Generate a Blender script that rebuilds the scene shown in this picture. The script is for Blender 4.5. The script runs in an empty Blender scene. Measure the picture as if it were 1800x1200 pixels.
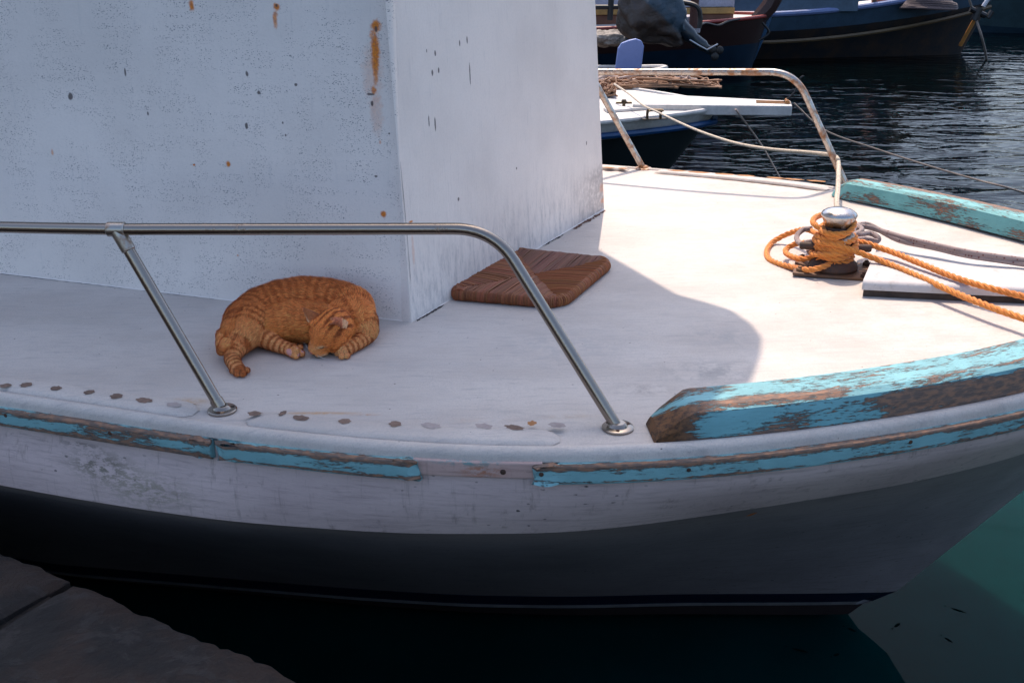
import bpy, math, random
import numpy as np
from mathutils import Vector, Matrix
from mathutils.bvhtree import BVHTree
random.seed(7); rng = np.random.default_rng(11)
scn = bpy.context.scene
COL = scn.collection

# ---------------------------------------------------------------- camera, sky, sun, exposure
CAM_H = .99                                   # above the deck (deck level z = 0, water z = -1.16)
PITCH = 21.7
cd = bpy.data.cameras.new('camera'); cam = bpy.data.objects.new('camera', cd); COL.objects.link(cam)
cam.location = (0, 0, CAM_H); cam.rotation_euler = (math.radians(90 - PITCH), 0, 0)
cd.sensor_width = 36; cd.lens = 36; cd.clip_start = .05; cd.clip_end = 2000
scn.camera = cam
SUN_DIR = Vector((.01, -.54, -1.0))           # the way the light travels
SUN_EL = math.atan2(1.0, math.hypot(.01, .54))
world = bpy.data.worlds.new('World'); scn.world = world; world.use_nodes = True
wn = world.node_tree; bg = wn.nodes['Background']
sky = wn.nodes.new('ShaderNodeTexSky'); sky.sky_type = 'NISHITA'; sky.sun_disc = False
sky.sun_elevation = SUN_EL; sky.sun_rotation = math.atan2(-.01, .54)
sky.air_density = .85; sky.dust_density = 2.4; sky.ozone_density = .4
bg.inputs['Strength'].default_value = .15
wn.links.new(sky.outputs[0], bg.inputs['Color'])
sl_ = bpy.data.lights.new('sun', 'SUN'); sun = bpy.data.objects.new('sun', sl_); COL.objects.link(sun)
sl_.energy = 2.4; sl_.angle = math.radians(.42); sl_.color = (1.0, .83, .68)
sun.rotation_euler = SUN_DIR.to_track_quat('-Z', 'Y').to_euler()
scn.view_settings.view_transform = 'Standard'; scn.view_settings.look = 'None'
scn.view_settings.gamma = 1; scn.view_settings.use_curve_mapping = False
scn.view_settings.exposure = 1.0
scn.render.engine = 'CYCLES'
scn.cycles.max_bounces = 8; scn.cycles.diffuse_bounces = 4; scn.cycles.glossy_bounces = 4
scn.cycles.caustics_reflective = False; scn.cycles.caustics_refractive = False
scn.cycles.sample_clamp_indirect = 4; scn.cycles.use_denoising = True

# ---------------------------------------------------------------- geometry of the place
FPX = 1800.; _c, _s = math.cos(math.radians(PITCH)), math.sin(math.radians(PITCH))
def ray(x, y):
    u, v = x - 900, y - 600
    return np.array([u, FPX*_c - v*_s, -(FPX*_s + v*_c)])
def gp(x, y, z=0.):                            # point at height z seen at photo pixel x, y
    d = ray(x, y); return np.array([0, 0, CAM_H]) + d * ((z - CAM_H) / d[2])
def at(x, y, Y):                               # point at distance Y seen at photo pixel x, y
    d = ray(x, y); return np.array([0, 0, CAM_H]) + d * (Y / d[1])
WATER = -1.16
C0 = np.array([.05, 3.25]); AX = np.array([.951, -.309]); AX /= np.hypot(*AX); NX = np.array([-AX[1], AX[0]])
def sheer(s): return .022 * max(s, 0) ** 2
def W(s, l, dz=0.):                            # boat coordinates: s forward, l to starboard/port, dz above the deck
    q = C0 + AX*s + NX*l
    return np.array([q[0], q[1], sheer(s) + dz])
def SL(p):
    r = np.array(p[:2]) - C0; return float(r @ AX), float(r @ NX)

# ---------------------------------------------------------------- objects
def tag(o, label=None, cat=None, group=None, kind=None):
    if label: o['label'] = label
    if cat: o['category'] = cat
    if group: o['group'] = group
    if kind: o['kind'] = kind
    return o
def empty(name, loc, label=None, cat=None, group=None, kind=None):
    o = bpy.data.objects.new(name, None); COL.objects.link(o); o.location = loc; o.empty_display_size = .1
    return tag(o, label, cat, group, kind)
def wloc(o):
    v = Vector((0, 0, 0))
    while o is not None: v += o.location; o = o.parent
    return v
class MB:
    def __init__(s): s.v = []; s.f = []; s.uv = []
    def add(s, vs, fs, uvs=None):
        b = len(s.v); s.v += [tuple(map(float, p)) for p in vs]
        s.f += [tuple(b + i for i in f) for f in fs]
        s.uv += list(uvs) if uvs is not None else [(0., 0.)] * len(vs)
        return s
    def grid(s, pts, uvs=None, flip=False):    # pts[i][j]
        n, m = len(pts), len(pts[0]); vs = [p for r in pts for p in r]
        fs = []
        for i in range(n-1):
            for j in range(m-1):
                a = i*m+j; q = (a, a+1, a+m+1, a+m); fs.append(q[::-1] if flip else q)
        u = [p for r in uvs for p in r] if uvs is not None else None
        return s.add(vs, fs, u)
    def box(s, lo, hi, R=None, o=(0, 0, 0)):
        x0, y0, z0 = lo; x1, y1, z1 = hi
        vs = [(x0,y0,z0),(x1,y0,z0),(x1,y1,z0),(x0,y1,z0),(x0,y0,z1),(x1,y0,z1),(x1,y1,z1),(x0,y1,z1)]
        uv = [(p[0]+p[2]*.3, p[1]+p[2]) for p in vs]
        if R is not None: vs = [tuple(R @ Vector(p) + Vector(o)) for p in vs]
        else: vs = [(p[0]+o[0], p[1]+o[1], p[2]+o[2]) for p in vs]
        return s.add(vs, [(0,3,2,1),(4,5,6,7),(0,1,5,4),(1,2,6,5),(2,3,7,6),(3,0,4,7)], uv)
    def tube(s, path, r, n=12, cap=True, closed=False, uoff=0.):
        P = np.array(path, float); m = len(P)
        R = np.full(m, r) if np.isscalar(r) else np.array(r)
        T = np.gradient(P, axis=0)
        if closed: T = np.roll(P, -1, 0) - np.roll(P, 1, 0)
        T /= np.linalg.norm(T, axis=1)[:, None] + 1e-12
        ref = np.array([0, 0, 1.]) if abs(T[0][2]) < .9 else np.array([1., 0, 0])
        N = np.cross(T[0], ref); N /= np.linalg.norm(N); fr = []
        for i in range(m):
            N = N - T[i]*(N @ T[i]); N /= np.linalg.norm(N) + 1e-12; fr.append((N.copy(), np.cross(T[i], N)))
        L = np.concatenate([[0], np.cumsum(np.linalg.norm(np.diff(P, axis=0), axis=1))]) + uoff
        vs = []; uv = []
        for i in range(m):
            for k in range(n):
                a = 2*math.pi*k/n; vs.append(P[i] + R[i]*(math.cos(a)*fr[i][0] + math.sin(a)*fr[i][1])); uv.append((L[i], k/n))
        fs = []
        for i in range(m if closed else m-1):
            for k in range(n):
                a = i*n+k; b = i*n+(k+1) % n; c = ((i+1) % m)*n+(k+1) % n; d = ((i+1) % m)*n+k
                fs.append((a, b, c, d))
        if cap and not closed: fs += [tuple(range(n))[::-1], tuple((m-1)*n+k for k in range(n))]
        return s.add(vs, fs, uv)
    def lathe(s, prof, o=(0, 0, 0), axis=(0, 0, 1), n=32):
        q = Vector((0, 0, 1)).rotation_difference(Vector(axis).normalized()); vs = []
        for (r, z) in prof:
            for k in range(n):
                a = 2*math.pi*k/n; vs.append(tuple(q @ Vector((r*math.cos(a), r*math.sin(a), z)) + Vector(o)))
        m = len(prof); fs = [(i*n+k, i*n+(k+1) % n, (i+1)*n+(k+1) % n, (i+1)*n+k) for i in range(m-1) for k in range(n)]
        fs += [tuple(range(n))[::-1], tuple((m-1)*n+k for k in range(n))]
        return s.add(vs, fs)
    def sweep(s, frames, sect, cap=True, uvs=None):   # frames: (origin, right, up); sect: closed list (a, b)
        m = len(frames); k = len(sect); vs = []; uv = []
        per = np.concatenate([[0], np.cumsum([math.hypot(sect[(i+1) % k][0]-sect[i][0], sect[(i+1) % k][1]-sect[i][1]) for i in range(k)])])
        L = 0; prev = None
        for (o, r, u) in frames:
            o = np.array(o)
            if prev is not None: L += np.linalg.norm(o - prev)
            prev = o
            for i, (a, b) in enumerate(sect + [sect[0]]): vs.append(o + np.array(r)*a + np.array(u)*b); uv.append((L, per[i]))
        kk = k + 1
        fs = [(i*kk+j, i*kk+j+1, (i+1)*kk+j+1, (i+1)*kk+j) for i in range(m-1) for j in range(k)]
        if cap: fs += [tuple(range(k))[::-1], tuple((m-1)*kk+j for j in range(k))]
        return s.add(vs, fs, uv)
    def build(s, name, m, parent=None, smooth=True, label=None, cat=None, group=None, kind=None, angle=40, bevel=0., bseg=2):
        me = bpy.data.meshes.new(name); off = wloc(parent) if parent is not None else Vector((0, 0, 0))
        if parent is None:
            V = np.array(s.v); c = (V.min(0) + V.max(0)) / 2; off = Vector((c[0], c[1], V.min(0)[2]))
        me.from_pydata([tuple(Vector(p) - off) for p in s.v], [], s.f)
        ul = me.uv_layers.new(name='UVMap'); idx = np.empty(len(me.loops), np.int32); me.loops.foreach_get('vertex_index', idx)
        ul.data.foreach_set('uv', np.array(s.uv, np.float32)[idx].ravel())
        me.materials.append(m)
        o = bpy.data.objects.new(name, me); COL.objects.link(o)
        if parent is not None: o.parent = parent
        else: o.location = off
        if smooth:
            me.polygons.foreach_set('use_smooth', [True]*len(me.polygons))
            me.set_sharp_from_angle(angle=math.radians(angle))
        if bevel > 0:
            md = o.modifiers.new('bevel', 'BEVEL'); md.width = bevel; md.segments = bseg; md.limit_method = 'ANGLE'; md.angle_limit = math.radians(35)
        return tag(o, label, cat, group, kind)
def crom(pts, n=12, closed=False):
    P = [np.array(p, float) for p in pts]
    Q = [P[-1]] + P + [P[0], P[1]] if closed else [2*P[0]-P[1]] + P + [2*P[-1]-P[-2]]
    out = []; segs = len(P) if closed else len(P) - 1
    for i in range(segs):
        a, b, c, d = Q[i], Q[i+1], Q[i+2], Q[i+3]
        for k in range(n):
            t = k/n; out.append(.5*((2*b)+(-a+c)*t+(2*a-5*b+4*c-d)*t*t+(-a+3*b-3*c+d)*t**3))
    if not closed: out.append(P[-1])
    return np.array(out)
def resample(P, step):
    P = np.array(P); L = np.concatenate([[0], np.cumsum(np.linalg.norm(np.diff(P, axis=0), axis=1))])
    t = np.linspace(0, L[-1], max(2, int(L[-1]/step)+1))
    return np.stack([np.interp(t, L, P[:, k]) for k in range(3)], 1)
def laid_rope(mb, path, r, pitch=None, n=6, step=None):     # three strands twisted round each other
    pitch = pitch or r*6.5; P = resample(path, step or r*.7); m = len(P)
    T = np.gradient(P, axis=0); T /= np.linalg.norm(T, axis=1)[:, None]+1e-12
    N = np.cross(T[0], [0, 0, 1.] if abs(T[0][2]) < .9 else [1., 0, 0]); N /= np.linalg.norm(N)
    L = np.concatenate([[0], np.cumsum(np.linalg.norm(np.diff(P, axis=0), axis=1))])
    A = []; B = []
    for i in range(m):
        N = N - T[i]*(N @ T[i]); N /= np.linalg.norm(N); A.append(N.copy()); B.append(np.cross(T[i], N))
    A = np.array(A); B = np.array(B)
    for k in range(3):
        ph = 2*math.pi*(L/pitch + k/3)
        mb.tube(P + (A*np.cos(ph)[:, None] + B*np.sin(ph)[:, None])*r*.5, r*.55, n=n, uoff=k*1.7)
    return mb

# ---------------------------------------------------------------- material nodes
class NT:
    def __init__(s, name):
        s.m = bpy.data.materials.new(name); s.m.use_nodes = True; s.t = s.m.node_tree
        s.b = s.t.nodes['Principled BSDF']
    def n(s, typ, ins=None, **kw):
        nd = s.t.nodes.new(typ)
        for k, v in kw.items(): setattr(nd, k, v)
        for k, v in (ins or {}).items():
            if isinstance(v, bpy.types.NodeSocket): s.t.links.new(v, nd.inputs[k])
            else: nd.inputs[k].default_value = v
        return nd
    def pos(s): return s.n('ShaderNodeNewGeometry').outputs['Position']
    def obj(s): return s.n('ShaderNodeTexCoord').outputs['Object']
    def uv(s): return s.n('ShaderNodeTexCoord').outputs['UV']
    def mapv(s, v, scale=(1, 1, 1), loc=(0, 0, 0), rot=(0, 0, 0)):
        return s.n('ShaderNodeMapping', {'Vector': v, 'Scale': scale, 'Location': loc, 'Rotation': rot}).outputs[0]
    def noise(s, v, scale=5, detail=4, rough=.55, dist=0., out='Fac'):
        return s.n('ShaderNodeTexNoise', {'Vector': v, 'Scale': scale, 'Detail': detail, 'Roughness': rough, 'Distortion': dist}).outputs[out]
    def voro(s, v, scale=5, out='Distance', rnd=1., feature='F1'):
        return s.n('ShaderNodeTexVoronoi', {'Vector': v, 'Scale': scale, 'Randomness': rnd}, feature=feature).outputs[out]
    def ramp(s, f, a, b, lo=0., hi=1.):
        return s.n('ShaderNodeMapRange', {'Value': f, 'From Min': a, 'From Max': b, 'To Min': lo, 'To Max': hi}, interpolation_type='SMOOTHSTEP').outputs[0]
    def math(s, op, a, b=0., c=0., clamp=False):
        nd = s.n('ShaderNodeMath', {0: a, 1: b, 2: c}, operation=op); nd.use_clamp = clamp; return nd.outputs[0]
    def mix(s, f, a, b):
        c = lambda x: x if isinstance(x, bpy.types.NodeSocket) else (*x, 1.) if len(x) == 3 else x
        return s.n('ShaderNodeMix', {0: f, 6: c(a), 7: c(b)}, data_type='RGBA').outputs[2]
    def sep(s, v): return s.n('ShaderNodeSeparateXYZ', {0: v}).outputs
    def comb(s, x, y, z=0.): return s.n('ShaderNodeCombineXYZ', {0: x, 1: y, 2: z}).outputs[0]
    def bump(s, h, dist=.001, strength=1., normal=None):
        ins = {'Height': h, 'Distance': dist, 'Strength': strength}
        if normal is not None: ins['Normal'] = normal
        return s.n('ShaderNodeBump', ins).outputs[0]
    def spot(s, v, c, rad, wob=None, amp=.35, edge=(.75, 1.05)):    # irregular patch round a place on the surface, 1 inside
        sc = tuple(1/r for r in rad)
        q = s.n('ShaderNodeVectorMath', {0: v, 1: tuple(c)}, operation='SUBTRACT').outputs[0]
        q = s.n('ShaderNodeVectorMath', {0: q, 1: sc}, operation='MULTIPLY').outputs[0]
        l = s.n('ShaderNodeVectorMath', {0: q}, operation='LENGTH').outputs['Value']
        if wob is not None: l = s.math('ADD', l, s.math('MULTIPLY', s.math('SUBTRACT', wob, .5), amp*4))
        return s.ramp(l, edge[0], edge[1], 1., 0.)
    def out(s, **kw):
        for k, v in kw.items():
            k = {'base': 'Base Color', 'rough': 'Roughness', 'metal': 'Metallic', 'normal': 'Normal', 'spec': 'Specular IOR Level', 'ior': 'IOR', 'coat': 'Coat Weight', 'trans': 'Transmission Weight', 'sheen': 'Sheen Weight', 'sss': 'Subsurface Weight'}.get(k, k)
            if isinstance(v, bpy.types.NodeSocket): s.t.links.new(v, s.b.inputs[k])
            else: s.b.inputs[k].default_value = (*v, 1.) if isinstance(v, tuple) and len(v) == 3 else v
        return s.m
def simple(name, col, rough=.6, metal=0., var=.25, scale=30, bump=.0006, col2=None, mottle=4.):
    t = NT(name); p = t.obj()
    f = t.noise(p, scale, 5, .6); g = t.noise(p, mottle, 3, .5)
    c2 = col2 or tuple(c*(1-var*1.6) for c in col)
    m = t.math('ADD', t.math('MULTIPLY', t.ramp(f, .3, .75), .5), t.math('MULTIPLY', t.ramp(g, .35, .7), .5))
    return t.out(base=t.mix(m, col, c2), rough=rough, metal=metal, normal=t.bump(f, bump))
# ---------------------------------------------------------------- materials
def deck_mat():
    t = NT('weathered_white_deck_paint'); p = t.pos()
    broad = t.noise(t.mapv(p, (1, 1.8, 1), rot=(0, 0, .3)), 2.2, 5, .6); mid = t.noise(p, 14, 6, .65); fine = t.noise(p, 260, 4, .75)
    streak = t.noise(t.mapv(p, (1.2, 9, 1), rot=(0, 0, -.32)), 9, 6, .7, .4)
    c = t.mix(t.ramp(broad, .35, .7), (.60, .545, .50), (.51, .455, .415))
    c = t.mix(t.math('MULTIPLY', t.ramp(streak, .5, .72), .75), c, (.40, .375, .365))
    c = t.mix(t.math('MULTIPLY', t.ramp(mid, .5, .8), .35), c, (.46, .44, .43))
    x_ = t.sep(p)[0]; c = t.mix(t.math('MULTIPLY', t.ramp(x_, .35, 1.1, .12, .55), t.ramp(t.noise(p, 9, 8, .78), .36, .62)), c, (.43, .36, .315))
    # scuffed grimy patch near the second stanchion and thin sand-coloured film forward
    w = t.noise(p, 22, 6, .7)
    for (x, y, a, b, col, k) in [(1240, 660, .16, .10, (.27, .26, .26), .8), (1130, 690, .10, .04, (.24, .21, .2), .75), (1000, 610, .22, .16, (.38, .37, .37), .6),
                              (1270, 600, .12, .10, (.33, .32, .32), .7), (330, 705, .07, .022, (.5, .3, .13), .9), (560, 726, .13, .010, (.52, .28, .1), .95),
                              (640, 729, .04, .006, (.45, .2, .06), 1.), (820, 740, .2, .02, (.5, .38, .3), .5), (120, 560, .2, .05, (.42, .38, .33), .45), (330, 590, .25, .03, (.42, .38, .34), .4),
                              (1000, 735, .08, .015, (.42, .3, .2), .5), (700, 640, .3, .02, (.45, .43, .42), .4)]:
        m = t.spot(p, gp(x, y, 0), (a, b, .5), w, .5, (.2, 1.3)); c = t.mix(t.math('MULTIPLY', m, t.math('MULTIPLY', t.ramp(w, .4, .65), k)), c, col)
    grit = t.ramp(t.voro(p, 190), .10, .2, 1, 0); gm = t.ramp(t.noise(p, 6, 3), .45, .7)
    c = t.mix(t.math('MULTIPLY', grit, t.math('MULTIPLY', gm, .7)), c, (.19, .15, .13))
    sp = t.voro(t.mapv(p, (1, 1.5, 1)), 26, 'Distance'); spc = t.sep(t.voro(t.mapv(p, (1, 1.5, 1)), 26, 'Color'))[0]
    chip = t.math('MULTIPLY', t.ramp(t.math('ADD', sp, t.math('MULTIPLY', t.noise(p, 160, 2), .12)), .09, .14, 1, 0), t.ramp(spc, .68, .72))
    c = t.mix(chip, c, (.06, .045, .04))
    c = t.mix(t.math('MULTIPLY', t.ramp(fine, .45, .75), .5), c, (.30, .29, .29))
    h = t.math('ADD', t.math('MULTIPLY', fine, .5), t.math('ADD', t.math('MULTIPLY', streak, 1.), t.math('MULTIPLY', mid, 1.6)))
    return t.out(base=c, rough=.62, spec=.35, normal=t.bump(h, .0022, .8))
M_DECK = deck_mat()
def white_paint(name, a=(.60, .565, .565), b=(.49, .455, .455), rough=.5, grime=.3):
    t = NT(name); p = t.pos(); n1 = t.noise(p, 3.5, 5, .6); n2 = t.noise(p, 45, 5, .65)
    c = t.mix(t.ramp(n1, .35, .7), a, b); c = t.mix(t.math('MULTIPLY', t.ramp(n2, .5, .75), grime), c, (.3, .27, .25)); st = t.noise(t.mapv(p, (2, 2, 1)), 16, 7, .75, .5); c = t.mix(t.math('MULTIPLY', t.ramp(st, .54, .72), grime*1.5), c, (.36, .31, .29))
    return t.out(base=c, rough=rough, normal=t.bump(t.math('ADD', n2, t.math('MULTIPLY', n1, 2.)), .0014))
M_STRIP = white_paint('thick_white_gelcoat_strip')
# cabin: side wall pitted, front wall streaked
S_BL, S_BR = gp(0, 480, 0), gp(712, 565, 0)
E_ = S_BR[:2] - S_BL[:2]; E_ /= np.hypot(*E_)
LEAN = .05                                     # walls lean inward by this much per metre
WN_SIDE = np.array([-E_[1], E_[0]])            # horizontal, pointing into the cabin
F_A, F_B = gp(722, 568, 0), gp(1062, 368, 0)
EF = F_B[:2] - F_A[:2]; EF /= np.hypot(*EF); WN_FRONT = np.array([-EF[1], EF[0]])
def hit_plane(x, y, base, nrm, lean):          # photo pixel onto a leaning wall
    nn = np.array([nrm[0], nrm[1], -lean]); o = np.array([0, 0, CAM_H]); d = ray(x, y)
    t = (nn @ (np.array([base[0], base[1], 0]) - o)) / (nn @ d); return o + d*t
def on_side(x, y): return hit_plane(x, y, S_BR, WN_SIDE, LEAN)
def on_front(x, y): return hit_plane(x, y, F_A, WN_FRONT, LEAN)
def cabin_mat(front):
    t = NT('cabin_front_paint' if front else 'cabin_side_paint'); p = t.pos(); uv = t.uv()
    broad = t.noise(uv, 2.4, 4, .6); c = t.mix(t.ramp(broad, .35, .7), (.83, .765, .72), (.74, .68, .64))
    fine = t.noise(uv, 130, 4, .7); w = t.noise(p, 60, 5, .65)
    if not front:
        v = t.mapv(uv, (1, 2.3, 1)); vv = t.n('ShaderNodeVectorMath', {0: v, 1: t.n('ShaderNodeVectorMath', {0: t.noise(uv, 25, 3, out='Color'), 1: (.012, .012, 0)}, operation='MULTIPLY').outputs[0]}, operation='ADD').outputs[0]
        for sc, lo, hi, thr in ((88, .15, .25, .455), (150, .20, .32, .41)):
            d = t.voro(vv, sc); rc = t.sep(t.voro(vv, sc, 'Color'))[0]
            cl = t.math('MULTIPLY', t.ramp(t.noise(t.mapv(uv, (1.8, 1, 1)), 5.5, 5, .62), thr, thr+.12), t.ramp(t.noise(t.mapv(uv, (.6, 9, 1)), 6, 3), .3, .6))
            pit = t.math('MULTIPLY', t.math('MULTIPLY', t.ramp(d, lo, hi, 1, 0), cl), t.ramp(rc, .25, .35))
            c = t.mix(t.math('MULTIPLY', pit, .92), c, (.09, .09, .11)); 
        c = t.mix(t.math('MULTIPLY', t.ramp(t.noise(t.mapv(uv, (9, .7, 1)), 6, 5, .7), .58, .75), .22), c, (.42, .42, .44))
        spots = [(486, 12, .010, .010, 1), (484, 34, .007, .028, .75), (337, 10, .009, .016, .9), (661, 48, .014, .020, 1), (659, 88, .013, .060, .9), (661, 122, .009, .04, .8), (657, 160, .010, .012, .8),
                 (401, 288, .008, .010, .95), (341, 290, .004, .003, .9), (674, 376, .008, .010, 1), (92, 268, .004, .010, .5), (418, 449, .003, .003, .8), (668, 250, .004, .006, .5), (662, 200, .018, .06, .22), (655, 130, .03, .08, .22)]
        dark = [(661, 52, .005, .009), (652, 166, .012, .004), (654, 182, .004, .007), (486, 10, .004, .004), (220, 127, .004, .012), (260, 200, .003, .006), (520, 149, .005, .005), (497, 216, .003, .004),
                (502, 238, .003, .004), (455, 163, .006, .006), (124, 170, .009, .012), (433, 222, .005, .010), (434, 130, .005, .008), (661, 310, .005, .003), (684, 235, .003, .003)]
        P = on_side
    else:
        s1 = t.noise(t.mapv(uv, (60, 3.2, 1)), 3, 5, .7); s2 = t.noise(t.mapv(uv, (9, 1.2, 1)), 4, 4, .6)
        c = t.mix(t.math('MULTIPLY', t.ramp(s1, .52, .72), t.math('MULTIPLY', t.ramp(s2, .4, .65), .30)), c, (.33, .33, .36))
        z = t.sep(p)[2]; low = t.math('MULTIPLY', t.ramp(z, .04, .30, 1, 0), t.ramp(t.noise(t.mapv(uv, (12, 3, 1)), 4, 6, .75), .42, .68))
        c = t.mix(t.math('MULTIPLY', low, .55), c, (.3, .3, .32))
        x = t.sep(uv)[0]; farm = t.math('MULTIPLY', t.ramp(x, 1.0, 1.4), t.ramp(z, .14, .2, 1, 0)); c = t.mix(t.math('MULTIPLY', farm, t.ramp(w, .35, .6, .2, .75)), c, (.34, .30, .29))
        spots = [(691, 25, .006, .008, 1), (722, 390, .009, .004, 1), (726, 440, .006, .06, .25), (1058, 330, .02, .02, .4), (1060, 352, .02, .012, .5)]
        dark = [(808, 76, .003, .010), (821, 70, .003, .012), (765, 94, .004, .008), (760, 128, .004, .010), (771, 124, .004, .008), (826, 130, .003, .04), (754, 214, .003, .02), (765, 218, .003, .02),
                (806, 350, .005, .006), (1031, 252, .004, .008), (750, 90, .002, .006), (908, 296, .004, .005)]
        P = on_front
    for (x_, y_, a, b, k) in spots:
        m = t.spot(p, P(x_, y_), (a*1.15, a*1.5, b*1.1), w, .38, (.35, 1.1)); c = t.mix(t.math('MULTIPLY', m, min(1, k*1.1)), c, t.mix(t.ramp(fine, .35, .65), (.78, .25, .010), (.50, .12, .008)))
    for (x_, y_, a, b) in dark:
        m = t.spot(p, P(x_, y_), (a, a*1.3, b), w, .3, (.6, 1.1)); c = t.mix(t.math('MULTIPLY', m, .9), c, (.07, .05, .05))
    c = t.mix(t.math('MULTIPLY', t.ramp(fine, .4, .75), .12), c, (.42, .42, .43))
    h = t.math('ADD', t.math('MULTIPLY', fine, .5), t.math('MULTIPLY', w, .8))
    if front: h = t.math('ADD', h, t.math('MULTIPLY', s1, 1.4))
    return t.out(base=c, rough=.48, spec=.4, normal=t.bump(h, .0016, .7))
M_SIDE = cabin_mat(False); M_FRONT = cabin_mat(True)
def peel_mat(name, amt=.5, nose=0., fwd=0., paint=(.24, .49, .52), seed=0., vmid=None, bare=(.23, .165, .135)):
    # turquoise paint flaking off grey-brown wood; uv = metres along and round the timber
    t = NT(name); uv = t.n('ShaderNodeVectorMath', {0: t.uv(), 1: (seed, seed*.37, 0)}, operation='ADD').outputs[0]
    big = t.noise(t.mapv(uv, (3.2, 14, 1)), 1.6, 4, .6, .3); fl = t.noise(t.mapv(uv, (7, 46, 1)), 4.5, 9, .78, .2)
    m = t.math('ADD', t.math('MULTIPLY', big, .48), t.math('MULTIPLY', fl, .67))
    if vmid: # more bare wood round these heights of the section
        v = t.sep(t.uv())[1]
        for (v0, wd, k) in vmid: m = t.math('ADD', m, t.math('MULTIPLY', t.ramp(t.math('ABSOLUTE', t.math('SUBTRACT', v, v0)), 0, wd, 1, 0), k))
    un = t.sep(t.uv())[0]; vn = t.sep(t.uv())[1]
    if nose: m = t.math('ADD', m, t.math('MULTIPLY', t.ramp(un, .0, .12, nose, 0.), t.ramp(vn, .20, .245, 1., .15)))
    if fwd: m = t.math('ADD', m, t.math('MULTIPLY', t.ramp(un, .34, .62, 0., fwd), t.ramp(vn, .200, .215, 1., -.2)))
    peel = t.ramp(m, 1.16-amt-.008, 1.16-amt+.012)
    rim = t.ramp(m, 1.16-amt-.03, 1.16-amt+.01)
    grain = t.noise(t.mapv(uv, (2.5, 120, 1)), 6, 6, .7, .1); grain2 = t.noise(t.mapv(uv, (8, 20, 1)), 5, 4)
    wood = t.mix(t.ramp(grain, .3, .7), bare, tuple(c*.38 for c in bare)); wood = t.mix(t.math('MULTIPLY', t.ramp(grain2, .42, .62), .75), wood, (.36, .19, .115))
    if nose: wood = t.mix(t.ramp(un, .02, .14, 1., 0.), wood, t.mix(t.ramp(t.noise(t.uv(), 60, 6, .75), .4, .65), (.16, .07, .025), (.03, .015, .01)))
    pc = t.mix(t.ramp(t.noise(uv, 9, 5), .35, .7), paint, tuple(c*.8 for c in paint)); pc = t.mix(t.math('MULTIPLY', t.ramp(grain, .55, .8), .35), pc, tuple(c*.55 for c in paint))
    pc = t.mix(t.math('MULTIPLY', rim, .6), pc, tuple(c*.4 for c in paint))
    crack = t.ramp(t.voro(t.mapv(uv, (5, 60, 1)), 9, feature='DISTANCE_TO_EDGE'), .0, .035, 1, 0)
    pc = t.mix(t.math('MULTIPLY', crack, t.math('MULTIPLY', t.ramp(big, .45, .6), .5)), pc, (.05, .07, .07))
    h = t.math('ADD', t.math('MULTIPLY', peel, -1.6), t.math('MULTIPLY', grain, .9))
    return t.out(base=t.mix(peel, pc, wood), rough=t.ramp(peel, 0, 1, .5, .85), normal=t.bump(h, .0018, .9))
def hull_mat(name, a, b, speck=.8, rough=.5, scuffs=()):
    t = NT(name); p = t.pos(); n1 = t.noise(p, 2.6, 5, .6); n2 = t.noise(t.mapv(p, (1, 1, 3)), 30, 6, .7)
    c = t.mix(t.ramp(n1, .35, .7), a, b); c = t.mix(t.math('MULTIPLY', t.ramp(n2, .54, .78), .5), c, tuple(x*.5 for x in b))
    brs = t.noise(t.mapv(p, (1.5, 1.5, 26)), 5, 6, .7, .4); c = t.mix(t.math('MULTIPLY', t.ramp(brs, .48, .7), .5), c, tuple(x*.62 for x in b)); drp = t.noise(t.mapv(p, (16, 16, 1.2)), 3, 5, .7); c = t.mix(t.math('MULTIPLY', t.ramp(drp, .54, .72), .5), c, (.22, .17, .15))
    v = t.n('ShaderNodeVectorMath', {0: t.mapv(p, (1, 1, 1.8)), 1: t.n('ShaderNodeVectorMath', {0: t.noise(p, 30, 3, out='Color'), 1: (.03, .03, .03)}, operation='MULTIPLY').outputs[0]}, operation='ADD').outputs[0]; d = t.voro(v, 34); rc = t.sep(t.voro(v, 34, 'Color'))[0]
    k = t.math('MULTIPLY', t.math('MULTIPLY', t.ramp(d, .10, .2, 1, 0), t.ramp(rc, .6, .7)), t.ramp(t.noise(p, 5, 4), .42, .62))
    c = t.mix(t.math('MULTIPLY', k, speck), c, (.04, .04, .04))
    w = t.noise(t.mapv(p, (1, 1, 2.5), rot=(0, .5, 0)), 38, 6, .75)
    for (q, r, col, kk) in scuffs:
        m = t.spot(p, q, r, w, .35, (.2, 1.3)); c = t.mix(t.math('MULTIPLY', m, t.math('MULTIPLY', t.ramp(w, .45, .58), kk)), c, col)
    return t.out(base=c, rough=rough, normal=t.bump(t.math('ADD', n2, t.math('MULTIPLY', n1, 2.)), .002, .6))
def steel_mat(name, rust=.35, tint=(.62, .60, .57), rough=.22):
    t = NT(name); p = t.pos(); uv = t.uv(); n = t.noise(p, 38, 6, .7); g = t.noise(p, 9, 4, .6); v = t.mapv(uv, (3, 12, 1)); sc = t.noise(v, 30, 4, .7)
    m = t.ramp(t.math('ADD', t.math('MULTIPLY', n, .5), t.math('MULTIPLY', g, .5)), .62-rust*.3, .8-rust*.3)
    c = t.mix(t.math('MULTIPLY', t.ramp(sc, .4, .7), .3), tint, tuple(x*.6 for x in tint)); c = t.mix(m, c, (.33, .15, .06))
    return t.out(base=c, metal=t.ramp(m, 0, 1, 1., .25), rough=t.math('ADD', t.math('MULTIPLY', sc, .18), t.ramp(m, 0, 1, rough-.08, .6)), normal=t.bump(t.math('ADD', n, t.math('MULTIPLY', m, 1.)), .0005))
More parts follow.
